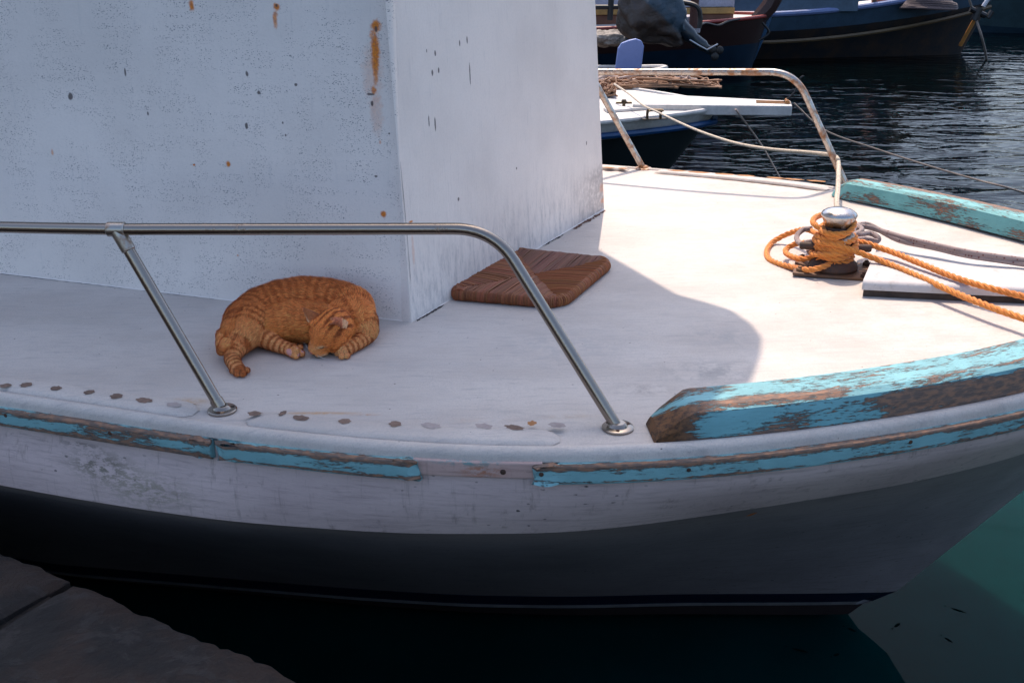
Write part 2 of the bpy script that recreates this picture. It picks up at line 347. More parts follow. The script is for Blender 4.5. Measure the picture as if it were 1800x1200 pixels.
M_STEEL = steel_mat('stainless_tube', .22, (.32, .275, .235), .2); M_STEEL_RUST = steel_mat('tea_stained_stainless_tube', .62, (.5, .46, .42), .26); M_CAP = steel_mat('polished_bollard_steel', .45, (.5, .49, .48), .24)
M_IRON = simple('rusty_black_iron', (.05, .04, .035), .7, .3, .3, 60, .002, (.12, .05, .025))
def rope_mat(name, a, b, fleck=None, uvk=(60, 8), rough=.8):
    t = NT(name); uv = t.uv(); n = t.noise(t.mapv(uv, (260, 22, 1)), 2, 4, .7); g = t.noise(t.pos(), 16, 4)
    c = t.mix(t.ramp(n, .35, .7), a, b); c = t.mix(t.math('MULTIPLY', t.ramp(g, .5, .75), .45), c, tuple(x*.55 for x in b))
    h = n
    if fleck:
        vv = t.mapv(uv, (110, 6, 1)); ch = t.voro(vv, 1., rnd=.35); rc = t.sep(t.voro(vv, 1., 'Color', rnd=.35))[1]
        c = t.mix(t.math('MULTIPLY', t.ramp(ch, .2, .34, 1, 0), t.ramp(rc, .62, .66)), c, fleck)
        br = t.n('ShaderNodeTexWave', {'Vector': t.mapv(uv, (1, .045, 1), rot=(0, 0, .6)), 'Scale': 90., 'Distortion': .2}).outputs['Fac']; h = t.math('ADD', n, br)
    return t.out(base=c, rough=rough, normal=t.bump(h, .0008), sheen=.2)
M_ORANGE = rope_mat('orange_laid_rope', (.82, .30, .045), (.56, .145, .018))
M_GREY = rope_mat('grey_braided_rope', (.36, .28, .26), (.24, .17, .16), (.14, .03, .02))
M_FLECK = rope_mat('cream_flecked_rope', (.66, .57, .45), (.5, .40, .3), (.06, .05, .05))
M_DARKROPE = rope_mat('dark_thin_rope', (.2, .16, .13), (.1, .08, .07))
def water_mat():
    t = NT('harbour_water'); p = t.pos()
    a = t.noise(t.mapv(p, (.9, 1.9, 1), rot=(0, 0, .25)), 1.05, 3, .5, .7); b = t.noise(t.mapv(p, (1, 1.9, 1), rot=(0, 0, -.3)), 3.0, 3, .5, .5); c = t.noise(p, .55, 3, .5)
    y = t.sep(p)[1]; calm = t.ramp(y, 2.6, 9., .07, 1.)
    h = t.math('ADD', t.math('MULTIPLY', a, .040), t.math('ADD', t.math('MULTIPLY', b, .0085), t.math('MULTIPLY', c, .03)))
    col = t.mix(t.ramp(t.noise(p, 1.6, 4), .3, .7), (.0007, .022, .0225), (.0005, .016, .016)); col = t.mix(t.ramp(y, 3.4, 7.5), col, (.0004, .0016, .002))   # green by the quay, base colour darkened further out
    t.b.inputs['Subsurface Radius'].default_value = (.25, .9, .9); t.b.inputs['Subsurface Scale'].default_value = .8
    return t.out(base=col, rough=.02, ior=1.333, spec=.06, sss=1.0, normal=t.n('ShaderNodeBump', {'Height': h, 'Distance': 1., 'Strength': calm}).outputs[0])
def stone_mat():
    t = NT('worn_quay_limestone'); p = t.pos(); n1 = t.noise(p, 5, 6, .65); n2 = t.noise(p, 40, 8, .75); n3 = t.noise(p, 13, 5, .7, .6)
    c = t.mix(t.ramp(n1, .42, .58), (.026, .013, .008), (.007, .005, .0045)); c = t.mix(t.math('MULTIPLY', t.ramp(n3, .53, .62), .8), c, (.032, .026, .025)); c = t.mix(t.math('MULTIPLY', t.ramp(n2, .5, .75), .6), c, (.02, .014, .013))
    return t.out(base=c, rough=.8, normal=t.bump(t.math('ADD', n2, t.math('MULTIPLY', n3, 2.)), .014))
M_STONE = stone_mat()
# ---------------------------------------------------------------- water and quay
g = MB()
def sheet(mb, x0, x1, y0, y1, z, n=2):
    xs = np.linspace(x0, x1, n); ys = np.linspace(y0, y1, n)
    return mb.grid([[(x, y, z) for x in xs] for y in ys], None)
sheet(g, -600, 600, -500, 900, WATER, 12).build('water', water_mat(), kind='structure')
QZ = -.27
qa, qb = gp(0, 960, QZ)[:2], gp(545, 1200, QZ)[:2]; qd = (qb-qa)/np.hypot(*(qb-qa)); qn = np.array([qd[1], -qd[0]])   # qn points away from the water
quay = empty('quay', (0, 0, WATER), kind='structure')
b = MB(); R4 = lambda a, o, z: (*(qa + qd*a + qn*o), z)
def prism(mb, foot, z0, z1):
    n = len(foot); vs = [(*f, z0) for f in foot] + [(*f, z1) for f in foot]
    return mb.add(vs, [tuple(range(n))[::-1], tuple(range(n, 2*n))] + [(i, (i+1) % n, n+(i+1) % n, n+i) for i in range(n)], [(v[0]+v[2], v[1]) for v in vs])
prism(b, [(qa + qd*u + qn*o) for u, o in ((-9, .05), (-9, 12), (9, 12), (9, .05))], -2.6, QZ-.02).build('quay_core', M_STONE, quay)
def quay_stone(u0, u1, o0, o1, seed):
    # one worn paving block: top face wavers, arrises rounded and chipped
    r = np.random.default_rng(seed); nu, no = 60, 26; m = MB(); ph = r.uniform(0, 6, 8)
    us = np.linspace(0, 1, nu); os_ = np.linspace(0, 1, no)
    rows = []
    for i, a in enumerate(us):
        row = []
        for j, o in enumerate(os_):
            U = u0 + (u1-u0)*a; O = o0 + (o1-o0)*o
            wob = .0035*math.sin(U*17+ph[0]) + .002*math.sin(U*41+ph[1]) + r.normal(0, .0022)
            if o0 < .02: O += wob*(1-o)**3
            edge = min(a*(u1-u0), (1-a)*(u1-u0), o*(o1-o0), (1-o)*(o1-o0))
            z = QZ + .006*math.sin(U*9+ph[2])*math.cos(O*11+ph[3]) + .003*math.sin(U*31+O*23+ph[4]) + r.normal(0, .0014) - .012*math.exp(-edge/.012)
            row.append(R4(U, O, z))
        rows.append(row)
    m.grid(rows, flip=True)
    ring = rows[0] + [x[-1] for x in rows[1:]] + rows[-1][-2::-1] + [x[0] for x in rows[-2:0:-1]]
    n = len(ring); low = [(x, y, QZ-.34) for x, y, z in ring]
    m.add(ring + low, [(i, (i+1) % n, n+(i+1) % n, n+i) for i in range(n)])
    return m
u = -1.35; k = 0
jt = (gp(122, 1017, QZ)[:2]-qa) @ qd
edges = [jt-3.0, jt-2.1, jt-1.15, jt, jt+1.05, jt+2.1, jt+3.0]
for a_, b_ in zip(edges, edges[1:]):
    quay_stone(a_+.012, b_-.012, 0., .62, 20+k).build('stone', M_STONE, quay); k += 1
for row in range(1, 5):
    for a_, b_ in zip(edges, edges[1:]):
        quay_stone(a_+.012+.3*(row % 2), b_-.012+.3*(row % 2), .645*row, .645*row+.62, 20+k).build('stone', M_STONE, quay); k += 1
# lower courses of the quay face
for cz in range(2):
    for a_, b_ in zip(edges, edges[1:]):
        z1 = QZ - .355 - cz*.42
        prism(MB(), [(qa + qd*x + qn*o) for x, o in ((a_+.02+.4*cz, .02), (a_+.02+.4*cz, .3), (b_+.4*cz, .3), (b_+.4*cz, .02))][::-1], z1-.40, z1).build('stone', M_STONE, quay, smooth=False, bevel=.015)
# ---------------------------------------------------------------- the moored fishing boat
boat = empty('fishing_boat', tuple(W(0, 0, WATER)), 'white fishing boat whose foredeck holds the cat, with peeling turquoise rub rail', 'boat')
S_END = 2.0
T_NEAR = [(-4.6, 1.05), (-3.6, 1.32), (-2.4, 1.43), (-1.5, 1.455), (-.85, 1.432), (-.25, 1.42), (.03, 1.395), (.2, 1.37), (.43, 1.32), (.65, 1.245), (.86, 1.15), (1.12, 1.005), (1.4, .82), (1.6, .64), (1.8, .41), (1.92, .22), (1.985, .08), (2.0, 0.)]
T_FAR = [(-4.6, 1.05), (-3.6, 1.32), (-2.4, 1.44), (-1.5, 1.465), (-.5, 1.468), (.1, 1.46), (.4, 1.43), (.65, 1.37), (.9, 1.275), (1.05, 1.18), (1.22, 1.05), (1.4, .88), (1.57, .69), (1.8, .42), (1.92, .22), (1.985, .08), (2.0, 0.)]
def smooth_tab(tab, n=160):
    xs, ys = zip(*tab); S = np.linspace(xs[0], xs[-1], 900); L = np.interp(S, xs, ys)
    k = np.hanning(61); k /= k.sum(); pad = np.concatenate([np.full(30, L[0]), L, L[-1]-(L[-31:-1][::-1]-L[-1])])
    L2 = np.convolve(pad, k, 'valid'); w = np.clip((xs[-1]-S)/.25, 0, 1); return S, L2*w + L*(1-w)
GN, GF = smooth_tab(T_NEAR), smooth_tab(T_FAR)
def gn(s): return float(np.interp(s, *GN))
def gf(s): return float(np.interp(s, *GF))
def s_samples(n=110): return -4.6 + (S_END+4.6)*(1-(1-np.linspace(0, 1, n))**1.7)
SS = s_samples()
# deck
rows = [[tuple(W(s, -gn(s) + (gn(s)+gf(s))*q, 0)) for q in np.linspace(0, 1, 41)] for s in SS]
MB().grid(rows, [[(s, q) for q in np.linspace(0, 1, 41)] for s in SS], flip=True).build('deck', M_DECK, boat, angle=60)
# hull, in bands from the gunwale down
chine = [(-4.6, 1.0), (-3.5, 1.3), (-2., 1.44), (-.845, 1.462), (-.53, 1.455), (-.247, 1.435), (.131, 1.365), (.484, 1.25), (.708, 1.12), (.885, 1.005), (1.196, .80), (1.469, .567), (1.7, .31), (1.88, 0)]
wl = [(-4.6, .5), (-3., .8), (-1.5, .74), (-.45, .55), (-.08, .47), (.27, .365), (.62, .235), (1.0, .11), (1.28, .01), (1.29, 0)]
def smooth_tab2(tab):
    S, L = smooth_tab(tab); return [(float(a), max(0., float(b))) for a, b in zip(S[::6], L[::6])] + [(tab[-1][0], 0.)]
chine = smooth_tab2(chine); wl = smooth_tab2(wl)
def lev(tab, z, send=None):
    xs, ys = zip(*tab); return (xs[-1], lambda s: float(np.interp(s, xs, ys)), z)
def lerp_level(A, B, q, bulge=0.):
    return (A[0]*(1-q)+B[0]*q, None, None, A, B, q, bulge)
GUN = (S_END, None, lambda s: sheer(s))
def level_pt(L, t, side):
    # t runs 0 aft .. 1 at the stem; returns (s, lateral, z)
    if L == 'gun' or L == 'gun2':
        s = -4.6 + (S_END - (.0 if L == 'gun' else .02) + 4.6)*t; g_ = gn(s) if side < 0 else gf(s)
        return (s, max(0, g_ + (.006 if L == 'gun2' else 0)) if t < 1 else 0., sheer(s) - (.0 if L == 'gun' else .085))
    tab, zf = L; s = -4.6 + (tab[-1][0]+4.6)*t; xs, ys = zip(*tab)
    return (s, float(np.interp(s, xs, ys)), zf(s))
L_CH = (chine, lambda s: -.22 + .004*max(s, 0)**2); L_BT = (wl, lambda s: -1.035)
def mixl(a, b, q, bul=0., dz=0.):
    return ('mix', a, b, q, bul, dz)
def LP(L, t, side):
    if isinstance(L, tuple) and L[0] == 'mix':
        a = np.array(LP(L[1], t, side)); b = np.array(LP(L[2], t, side)); r = a*(1-L[3]) + b*L[3]
        r[1] += L[4]*min(1, (1-t)*9); r[2] += L[5]; return r
    return np.array(level_pt(L, t, side))
WL2 = ([(x - (.07 if x > 1.2 else 0), max(0, y-.03)) for x, y in wl], lambda s: -1.09)
WL3 = ([(x - (.10 if x > 1.2 else 0), max(0, y-.042)) for x, y in wl], lambda s: -1.11)
KEEL = ([(-4.6, .1), (0, .12), (.6, .03), (.8, 0)], lambda s: -1.6)
tt = 1-(1-np.linspace(0, 1, 130))**1.6
scuff = [(on_scuff, r, c, k) for on_scuff, r, c, k in [
    (gp(200, 805, -.13), (.12, .12, .045), (.10, .095, .06), 1.), (gp(285, 838, -.17), (.16, .16, .06), (.24, .22, .15), .9), (gp(160, 770, -.09), (.07, .07, .012), (.04, .04, .03), 1.),
    (gp(60, 830, -.2), (.02, .02, .008), (.05, .05, .05), .9), (gp(750, 828, -.09), (.06, .06, .006), (.2, .12, .08), .8), (gp(860, 832, -.09), (.02, .02, .006), (.16, .08, .05), .9)]]
M_HULL = hull_mat('weathered_hull_paint', (.60, .475, .455), (.49, .38, .37), .95, .5, scuff)
M_HULL_SHADED = hull_mat('shade_darkened_hull_paint', (.30, .255, .255), (.22, .19, .19), 1.0, .55)  # hull paint darkened below the chine, its shade put into the colour
def band(name, levels, m, mid=1):
    for side in (-1, 1):
        pts = [[tuple(W(p[0], side*p[1], 0)[:2]) + (p[2],) for p in (LP(L, t, side) for L in levels)] for t in tt]
        uv = [[(t*6.5, j*.2) for j in range(len(levels))] for t in tt]
        yield pts, uv, side
def build_band(name, levels, m):
    g = MB()
    for pts, uv, side in band(name, levels, m): g.grid(pts, uv, flip=(side > 0))
    return g.build(name, m, boat, angle=70)
build_band('topside', ['gun', 'gun2', mixl('gun2', L_CH, .35, .008), mixl('gun2', L_CH, .7, .008), L_CH], M_HULL)
build_band('lower_hull', [L_CH, mixl(L_CH, L_BT, .12, -.02), mixl(L_CH, L_BT, .3, -.03), mixl(L_CH, L_BT, .65, -.03), L_BT], M_HULL_SHADED)
build_band('boot_stripe', [L_BT, WL2], simple('navy_boot_stripe', (.008, .010, .03), .4))
build_band('white_stripe', [WL2, WL3], simple('white_boot_line', (.26, .25, .25), .5))
build_band('bottom_paint', [WL3, KEEL], simple('dark_antifouling', (.02, .010, .009), .8))
# transom closes the stern
tr = [[tuple(W(p[0], side*p[1], 0)[:2]) + (p[2],) for p in (LP(L, 0., side) for L in ['gun', L_CH, L_BT, KEEL])] for side in (-1, 1)]
MB().grid(tr).build('transom', M_HULL, boat)
def edge_frames(s0, s1, n, lat_fn, dz=0., side=-1):
    fr = []
    for s in np.linspace(s0, s1, n):
        p = W(s, side*lat_fn(s), dz); q = W(s+.01, side*lat_fn(s+.01), dz); T = q-p; T /= np.linalg.norm(T)
        r = np.cross(T, [0, 0, 1.]); r /= np.linalg.norm(r)
        if side > 0: r = -r
        fr.append((p, r, np.array([0, 0, 1.])))
    return fr                                  # r points outboard
def rsect(w0, w1, h0, h1, r=.008, n=3):        # rounded rectangle, outboard a in [w0,w1], height b in [h0,h1]
    out = []
    for cx, cy, a0 in ((w1-r, h1-r, 0), (w0+r, h1-r, 90), (w0+r, h0+r, 180), (w1-r, h0+r, 270)):
        for k in range(n+1):
            a = math.radians(a0+90*k/n); out.append((cx+r*math.cos(a), cy+r*math.sin(a)))
    return out
def jagged(mb, amp, seed, sel):                # roughen a broken or worn end
    r = np.random.default_rng(seed); mb.v = [tuple(np.array(v) + (r.normal(0, amp, 3) if sel(v) else 0)) for v in mb.v]; return mb
# gunwale cap: rounded white lip between deck and rub rail
for side, fn in ((-1, gn), (1, gf)):
    MB().sweep(edge_frames(-4.4, 1.93, 90, fn, 0, side), [(-.0205, .0006), (-.016, .0055), (-.010, .0075), (-.003, .0065), (.004, .001), (.0075, -.008), (.008, -.020), (-.02, -.02)][::(1 if side < 0 else -1)]).build('gunwale_lip', M_DECK, boat, angle=80)
# thick white fastening strips with worn plug heads
def ribbon(path, w, m, name, parent, nrm, seed=0, jag=.5, lift=.0012):
    r = np.random.default_rng(seed); P = np.array(path); g = MB(); T = np.gradient(P, axis=0); T /= np.linalg.norm(T, axis=1)[:, None]; rows = []
    N = np.array(nrm)/np.linalg.norm(nrm)
    for i in range(len(P)):
        b_ = np.cross(N, T[i]); ww = w*(1-jag+2*jag*r.random())*min(1, .15+min(i, len(P)-1-i)*.4)
        rows.append([P[i]-b_*ww/2+N*lift, P[i]+b_*ww/2+N*lift])
    return g.grid(rows).build(name, m, parent, smooth=False)
M_DIRT_SHADE = simple('brown_dirt_and_shade', (.28, .17, .10), .95, 0, .7, 12, .0005, (.14, .12, .12))
M_PLUG = simple('bare_brown_filler', (.25, .16, .12), .85, 0, .4, 90, .002, (.10, .065, .05)); M_PLUG2 = simple('orange_filler', (.42, .20, .07), .8, 0, .4, 90, .002, (.3, .12, .04)); M_PLUG3 = simple('pale_filler', (.42, .36, .34), .8, 0, .3, 90, .002, (.28, .22, .2))
def strip(side, s0, s1, fn, off_in, off_out, plugs, pm):
    g = MB(); fr = edge_frames(s0, s1, max(10, int((s1-s0)*70)), fn, 0, side); m = len(fr); ends = []
    o = []
    for i, (p, r, u_) in enumerate(fr):       # ends taper and sink into the deck
        d = min(i, m-1-i)/(m-1)*(s1-s0); f = min(1, d/.045)
        mid = -(off_in+off_out)/2; hw = (off_in-off_out)/2*(.40+.60*math.sqrt(f*(2-f))); h = .0125*math.sqrt(max(f, .02))
        o.append([p + r*a + u_*b_ for a, b_ in ((mid-hw, .001), (mid-hw+.004, h*.8), (mid-hw+.010, h), (mid+hw-.012, h), (mid+hw-.004, h*.75), (mid+hw, .001))])
    g.grid(o, flip=(side > 0))
    st = g.build('fastening_strip', M_DECK, boat, angle=75)
    ribs = [p - r*(off_in+.002) + u_*(.0008 + .0004*math.sin(i*1.7)) for i, (p, r, u_) in enumerate(fr)]
    ribbon(ribs, .0045, M_DIRT_SHADE, 'dirt_shade_line', st, (0, 0, 1), int(s1*10)+50, .9)  # line paints the strip's edge shadow together with brown dirt
    for i, (x, y, L_, k) in enumerate(plugs):
        P = gp(x, y, .012); s, l = SL(P); z = sheer(s)+.0136; r_ = np.random.default_rng(i+5)
        n = 18; vs = [(P[0], P[1], z+.0008)]
        for j in range(n):
            a = 2*math.pi*j/n; rr = 1.25 + r_.uniform(-.22, .30); q = AX*math.cos(a)*L_*rr + NX*math.sin(a)*.0095*rr
            vs.append((P[0]+q[0], P[1]+q[1], z))
        MB().add(vs, [(0, 1+j, 1+(j+1) % n) for j in range(n)]).build('plug', pm[k], st, smooth=False)
strip(-1, -4.0, -.345, gn, .088, .022, [(10, 678, .010, 0), (46, 677, .012, 0), (98, 683, .010, 0), (156, 690, .010, 0), (204, 697, .012, 0), (254, 704, .015, 0), (306, 712, .014, 2)], [M_PLUG, M_PLUG2, M_PLUG3])
strip(-1, -.215, .475, gn, .088, .022, [(447, 727, .011, 0), (497, 727, .006, 0), (528, 735, .014, 0), (605, 741, .011, 0), (694, 746, .011, 0), (758, 749, .016, 2), (851, 751, .015, 2), (904, 754, .016, 0), (935, 747, .007, 1), (979, 751, .014, 2)], [M_PLUG, M_PLUG2, M_PLUG3])
strip(1, -3.0, .045, gf, .085, .018, [(1070, 295, .02, 1), (1096, 296.5, .02, 1)], [M_PLUG2, M_PLUG2, M_PLUG3])
strip(1, .17, .94, gf, .085, .018, [(1190, 301, .03, 1), (1228, 304.5, .04, 1), (1273, 308.5, .03, 1), (1310, 312, .03, 1), (1362, 317.5, .03, 1), (1395, 321, .03, 1), (1435, 325.5, .03, 1)], [M_PLUG2, M_PLUG2, M_PLUG3])
# rub rails
RS = rsect(.002, .022, -.066, -.020, .006)
def rub(side, s0, s1, fn, m, seed, label=None):
    g = MB().sweep(edge_frames(s0, s1, max(8, int((s1-s0)*60)), fn, 0, side), RS if side < 0 else RS[::-1])
    e0, e1 = W(s0, side*fn(s0)), W(s1, side*fn(s1))
    jagged(g, .0028, seed, lambda v: min(np.hypot(v[0]-e0[0], v[1]-e0[1]), np.hypot(v[0]-e1[0], v[1]-e1[1])) < .045)
    g2 = g.build('rub_rail', m, boat, label=label, angle=50); return g2
M_RUB = peel_mat('turquoise_rub_rail_paint', .51, vmid=[(.0, .02, .22), (.128, .020, .26), (.088, .006, .14)]); M_RUB_AFT = peel_mat('badly_flaked_turquoise_paint', .55, seed=3.3, vmid=[(.0, .02, .2), (.128, .02, .16), (.088, .008, .12)]); M_RUB_F = peel_mat('turquoise_rub_rail_paint_forward', .50, seed=8.1, vmid=[(.0, .022, .26), (.128, .021, .26), (.088, .006, .12)])
rub(-1, -4.4, -.268, gn, M_RUB_AFT, 1, 'badly flaked turquoise rub rail along the aft part of the gunwale')
rub(-1, -.252, .192, gn, M_RUB, 2, 'turquoise rub rail length with a snapped-off forward end')
rub(-1, .425, 1.985, gn, M_RUB_F, 3, 'long turquoise rub rail length curving round the bow')
rub(1, -4.4, 1.985, gf, M_RUB_F, 4)
M_BACK = hull_mat('exposed_pink_backing', (.60, .42, .38), (.50, .33, .29), .6, .6, [(gp(850, 812, -.036), (.06, .08, .03), (.42, .13, .04), 1.), (gp(830, 797, -.020), (.10, .12, .010), (.10, .33, .35), 1.)])
bk = MB().sweep(edge_frames(.18, .44, 20, gn, 0, -1), rsect(.001, .013, -.056, -.018, .004)); bk = bk.build('rail_backing', M_BACK, boat, label='bare pinkish backing where a length of rub rail is missing', angle=60)
def disc(p, nrm, r, h, m, name, parent, n=16):
    return MB().lathe([(r, 0), (r, h*.6), (r*.7, h)], p, nrm, n).build(name, m, parent, angle=35)
for x, y, rr in ((893, 818, .006), (954, 818, .005), (737, 808, .005)):
    s, l = SL(gp(x, y, -.045)); fr = edge_frames(s, s+.01, 2, gn)[0]
    if x == 737: s = .17
    if x == 954: s = .438
    fr = edge_frames(s, s+.01, 2, gn)[0]; disc(fr[0] + fr[1]*(.013 if x == 893 else .021) + fr[2]*-.040, fr[1], rr, .002, M_IRON, 'bolt', boat)
for s, dz in ((-.243, -.036), (-.80, -.034), (-.52, -.038), (-.305, -.038), (.72, -.042), (1.15, -.04), (1.5, -.04)):
    fr = edge_frames(s, s+.01, 2, gn)[0]; disc(fr[0] + fr[1]*.0212 + fr[2]*dz, fr[1], .0048, .0015, M_IRON, 'bolt', boat)
# thick curved timbers on the foredeck edge
M_TIM = peel_mat('turquoise_timber_paint', .535, nose=.34, seed=5.7, paint=(.18, .44, .48), fwd=.15, vmid=[(.235, .03, .07), (.30, .05, .04), (.36, .02, .12), (.15, .010, .15)]); M_TIM_F = peel_mat('turquoise_timber_paint_far', .55, seed=12.2, paint=(.14, .42, .43), vmid=[(.225, .05, .20), (.155, .02, .15)])
def timber(side, s0, s1, fn, inw, h, m, off=.018, label=None):
    g = MB(); fr = edge_frames(s0, s1, 70, fn, 0, side); rows = []; uvs = []; L = 0
    for i, (p, r, u_) in enumerate(fr):
        d = (s1-s0)*i/69; f = min(1, d/.085); hh = h*(.35+.65*math.sin(min(1, f)*math.pi/2)); wi = inw*(.80+.20*math.sqrt(f))
        sect = [(-off, .001), (-off+.001, hh*.55), (-off-.008, hh*.88), (-off-.022, hh), (-off-inw*.5, hh*1.04), (-wi+.014, hh), (-wi+.003, hh*.86), (-wi, hh*.5), (-wi, .001)]
        if i: L += np.linalg.norm(p - fr[i-1][0])
        # end face leans back: shift top forward at the nose
        rows.append([p + r*a + u_*b_ - (np.array([*AX, 0])*(.0) if f >= 1 else -np.array([*AX, 0])*(b_/h*.03*(1-f))) for a, b_ in sect])
        v = 0; ur = []
        for j, q in enumerate(sect):
            if j: v += math.hypot(q[0]-sect[j-1][0], q[1]-sect[j-1][1])
            ur.append((L, v + .15))
        uvs.append(ur)
    g.grid(rows, uvs, flip=(side > 0))
    c = rows[0]; n = len(c); g.add(c, [tuple(range(n)) if side > 0 else tuple(range(n))[::-1]], [(.015 + .01*(i % 2), .16 + .004*i) for i in range(n)])
    return g.build('bulwark_timber', m, boat, angle=28, label=label)
timber(-1, .66, 1.93, gn, .142, .072, M_TIM, label='thick turquoise timber with brown rotten end nearest the camera')
timber(1, 1.0, 1.93, gf, .165, .072, M_TIM_F, off=.05, label='turquoise timber on the far side of the bow')
M_ROT = simple('rotten_end_grain', (.12, .065, .035), .95, 0, .6, 70, .006, (.035, .02, .012))
# rotten nose of the near timber
p0 = W(.662, -gn(.662), 0); fr = edge_frames(.662, .67, 2, gn)[0]; g = MB(); r_ = np.random.default_rng(9)
rows = []
for i in range(7):
    q = i/6; rows.append([fr[0] + fr[1]*(-.018-.085*j/8*(1-.15*q)) + fr[2]*(.002+.046*q*(1-.25*(j/8)**2)) - np.array([*AX, 0])*(.012*math.sin(math.pi*j/8)*(1-q*.7)+.005) + r_.normal(0, .0016, 3) for j in range(9)])

# ---------------------------------------------------------------- cabin
cabin = empty('cabin', (0, 0, 0)); cabin.parent = boat; cabin.location = Vector((F_A[0], F_A[1], 0)) - boat.location
def wall_frame(P0, e, nrm):
    return lambda a, z: (P0[0]+e[0]*a+nrm[0]*LEAN*z, P0[1]+e[1]*a+nrm[1]*LEAN*z, z)
ROOF_Z = 1.03
LS = 3.6
# side wall runs aft from the corner
def wall_grid(f, a0, a1, n, zn=24):
    zs = np.linspace(-.01, ROOF_Z, zn); as_ = np.linspace(a0, a1, n)
    return [[f(a, z) for a in as_] for z in zs], [[(a, z) for a in as_] for z in zs]
fs_ = wall_frame(S_BR, E_, WN_SIDE); cs = float((F_A[:2]-S_BR[:2]) @ E_)
pts, uv = wall_grid(fs_, -LS, -.010, 60); MB().grid(pts, uv).build('side_wall', M_SIDE, cabin, label='pitted cabin side wall streaked with orange rust')
ff = wall_frame(F_A, EF, WN_FRONT); FL = float(np.hypot(*(F_B[:2]-F_A[:2])))
zs_ = np.linspace(-.01, ROOF_Z, 24); pts = [[ff(a, z) for a in np.linspace(.006, FL-.075*z, 40)] for z in zs_]; uv = [[(a, z) for a in np.linspace(.006, FL-.075*z, 40)] for z in zs_]; MB().grid(pts, uv).build('front_wall', M_FRONT, cabin, label='front wall of the cabin beside the rush seat')
# rounded corner post between them
g = MB(); rows = []; ruv = []
for z in np.linspace(-.01, ROOF_Z, 30):
    A = np.array(fs_(-.010, z)); B = np.array(ff(.006, z)); K = np.array(fs_(cs*.9, z)); K = (K + np.array(ff(-.004, z)))/2
    rows.append([tuple((1-t)**2*A + 2*t*(1-t)*K + t*t*B) for t in np.linspace(0, 1, 9)]); ruv.append([(3+t*.03, z) for t in np.linspace(0, 1, 9)])
g.grid(rows, ruv).build('corner_post', M_SIDE, cabin, angle=80)
# thin panel seam just before the corner
M_CRACK = simple('dark_crack_dirt', (.05, .04, .04), .95); M_SEAM = simple('seam_grey', (.16, .16, .18), .9)  # grey of the panel seam and fine wall-foot gaps
nf = (-WN_FRONT[0], -WN_FRONT[1], LEAN)
ribbon([ff(.012 + .004*math.sin(z*7), z) for z in np.linspace(.10, ROOF_Z, 60)], .0016, M_SEAM, 'seam', cabin, nf, 2, .3)
# gaps where the walls meet the deck
def deck_line(f, a0, a1, n, amp, seed, off):
    r = np.random.default_rng(seed); out = []
    for a in np.linspace(a0, a1, n):
        q = np.array(f(a, 0.)); q[2] = sheer(SL(q)[0]); out.append(q + np.array([r.normal(0, amp), r.normal(0, amp), 0]) + off)
    return out
of = np.array([EF[1]*.006, -EF[0]*.006, 0]); os2 = np.array([E_[1]*.006, -E_[0]*.006, 0])
ribbon(deck_line(ff, .02, .17, 26, .0012, 3, of), .006, M_CRACK, 'crack', cabin, (0, 0, 1), 4, .8)
ribbon(deck_line(ff, .22, .34, 20, .002, 5, of), .003, M_CRACK, 'crack', cabin, (0, 0, 1), 5, .9)
ribbon(deck_line(ff, .83, 1.0, 20, .003, 6, of), .006, M_CRACK, 'crack', cabin, (0, 0, 1), 6, .9)
ribbon(deck_line(ff, 1.08, 1.38, 40, .003, 7, of*2), .012, simple('rusty_crack', (.12, .05, .03), .9), 'crack', cabin, (0, 0, 1), 7, .8)
ribbon(deck_line(fs_, -.85, -.60, 40, .0008, 8, os2), .0022, M_SEAM, 'crack', cabin, (0, 0, 1), 8, .8)
ribbon(deck_line(fs_, -1.5, -.90, 60, .0008, 9, os2), .0022, M_SEAM, 'crack', cabin, (0, 0, 1), 9, .9)
# soft fillet of thick paint along the wall foot
def fillet(f, a0, a1, nrm, m, r=.012):
    rows = []
    for a in np.linspace(a0, a1, 40):
        q = np.array(f(a, 0.)); q[2] = sheer(SL(q)[0]); N = np.array([-nrm[0], -nrm[1], 0])
        rows.append([q + N*r*(1-math.sin(t)) + np.array([0, 0, r*(1-math.cos(t))+.0005]) for t in np.linspace(0, math.pi/2, 6)])
    return MB().grid(rows).build('paint_fillet', m, cabin, angle=80)
fillet(fs_, -LS, -.008, WN_SIDE, M_SIDE, .003); fillet(ff, .03, FL, WN_FRONT, M_FRONT, .003)
# far side and aft walls, roof with a rounded brow overhanging the foredeck
FBt = F_B[:2] - AX*0; aft_n = S_BR[:2] - E_*LS; aft_f = F_B[:2] - AX*3.4
g = MB()
for A, B in ((F_B[:2], aft_f), (aft_f, aft_n)):
    tA, tB = (A - WN_SIDE*.075*ROOF_Z if A is not aft_f else A - WN_SIDE*.075*ROOF_Z), (B - WN_SIDE*.075*ROOF_Z if B is aft_f else B + WN_SIDE*LEAN*ROOF_Z)
    if A is aft_f: pass
    elif True: tA = F_B[:2] + WN_FRONT*LEAN*ROOF_Z - EF*.075*ROOF_Z
    g.grid([[(*A, -.01), (*B, -.01)], [(*tA, ROOF_Z), (*tB, ROOF_Z)]])
g.build('back_wall', M_STRIP, cabin)
ov = lambda q, d: q
rp = [S_BR[:2] - E_*LS, S_BR[:2], F_B[:2], aft_f]
rp = [p + WN_SIDE*(LEAN*ROOF_Z if i < 2 else -.075*ROOF_Z) for i, p in enumerate(rp)]; rp[2] = F_B[:2] + WN_FRONT*LEAN*ROOF_Z - EF*.075*ROOF_Z; rp[1] = np.array(ff(.0, ROOF_Z))[:2]
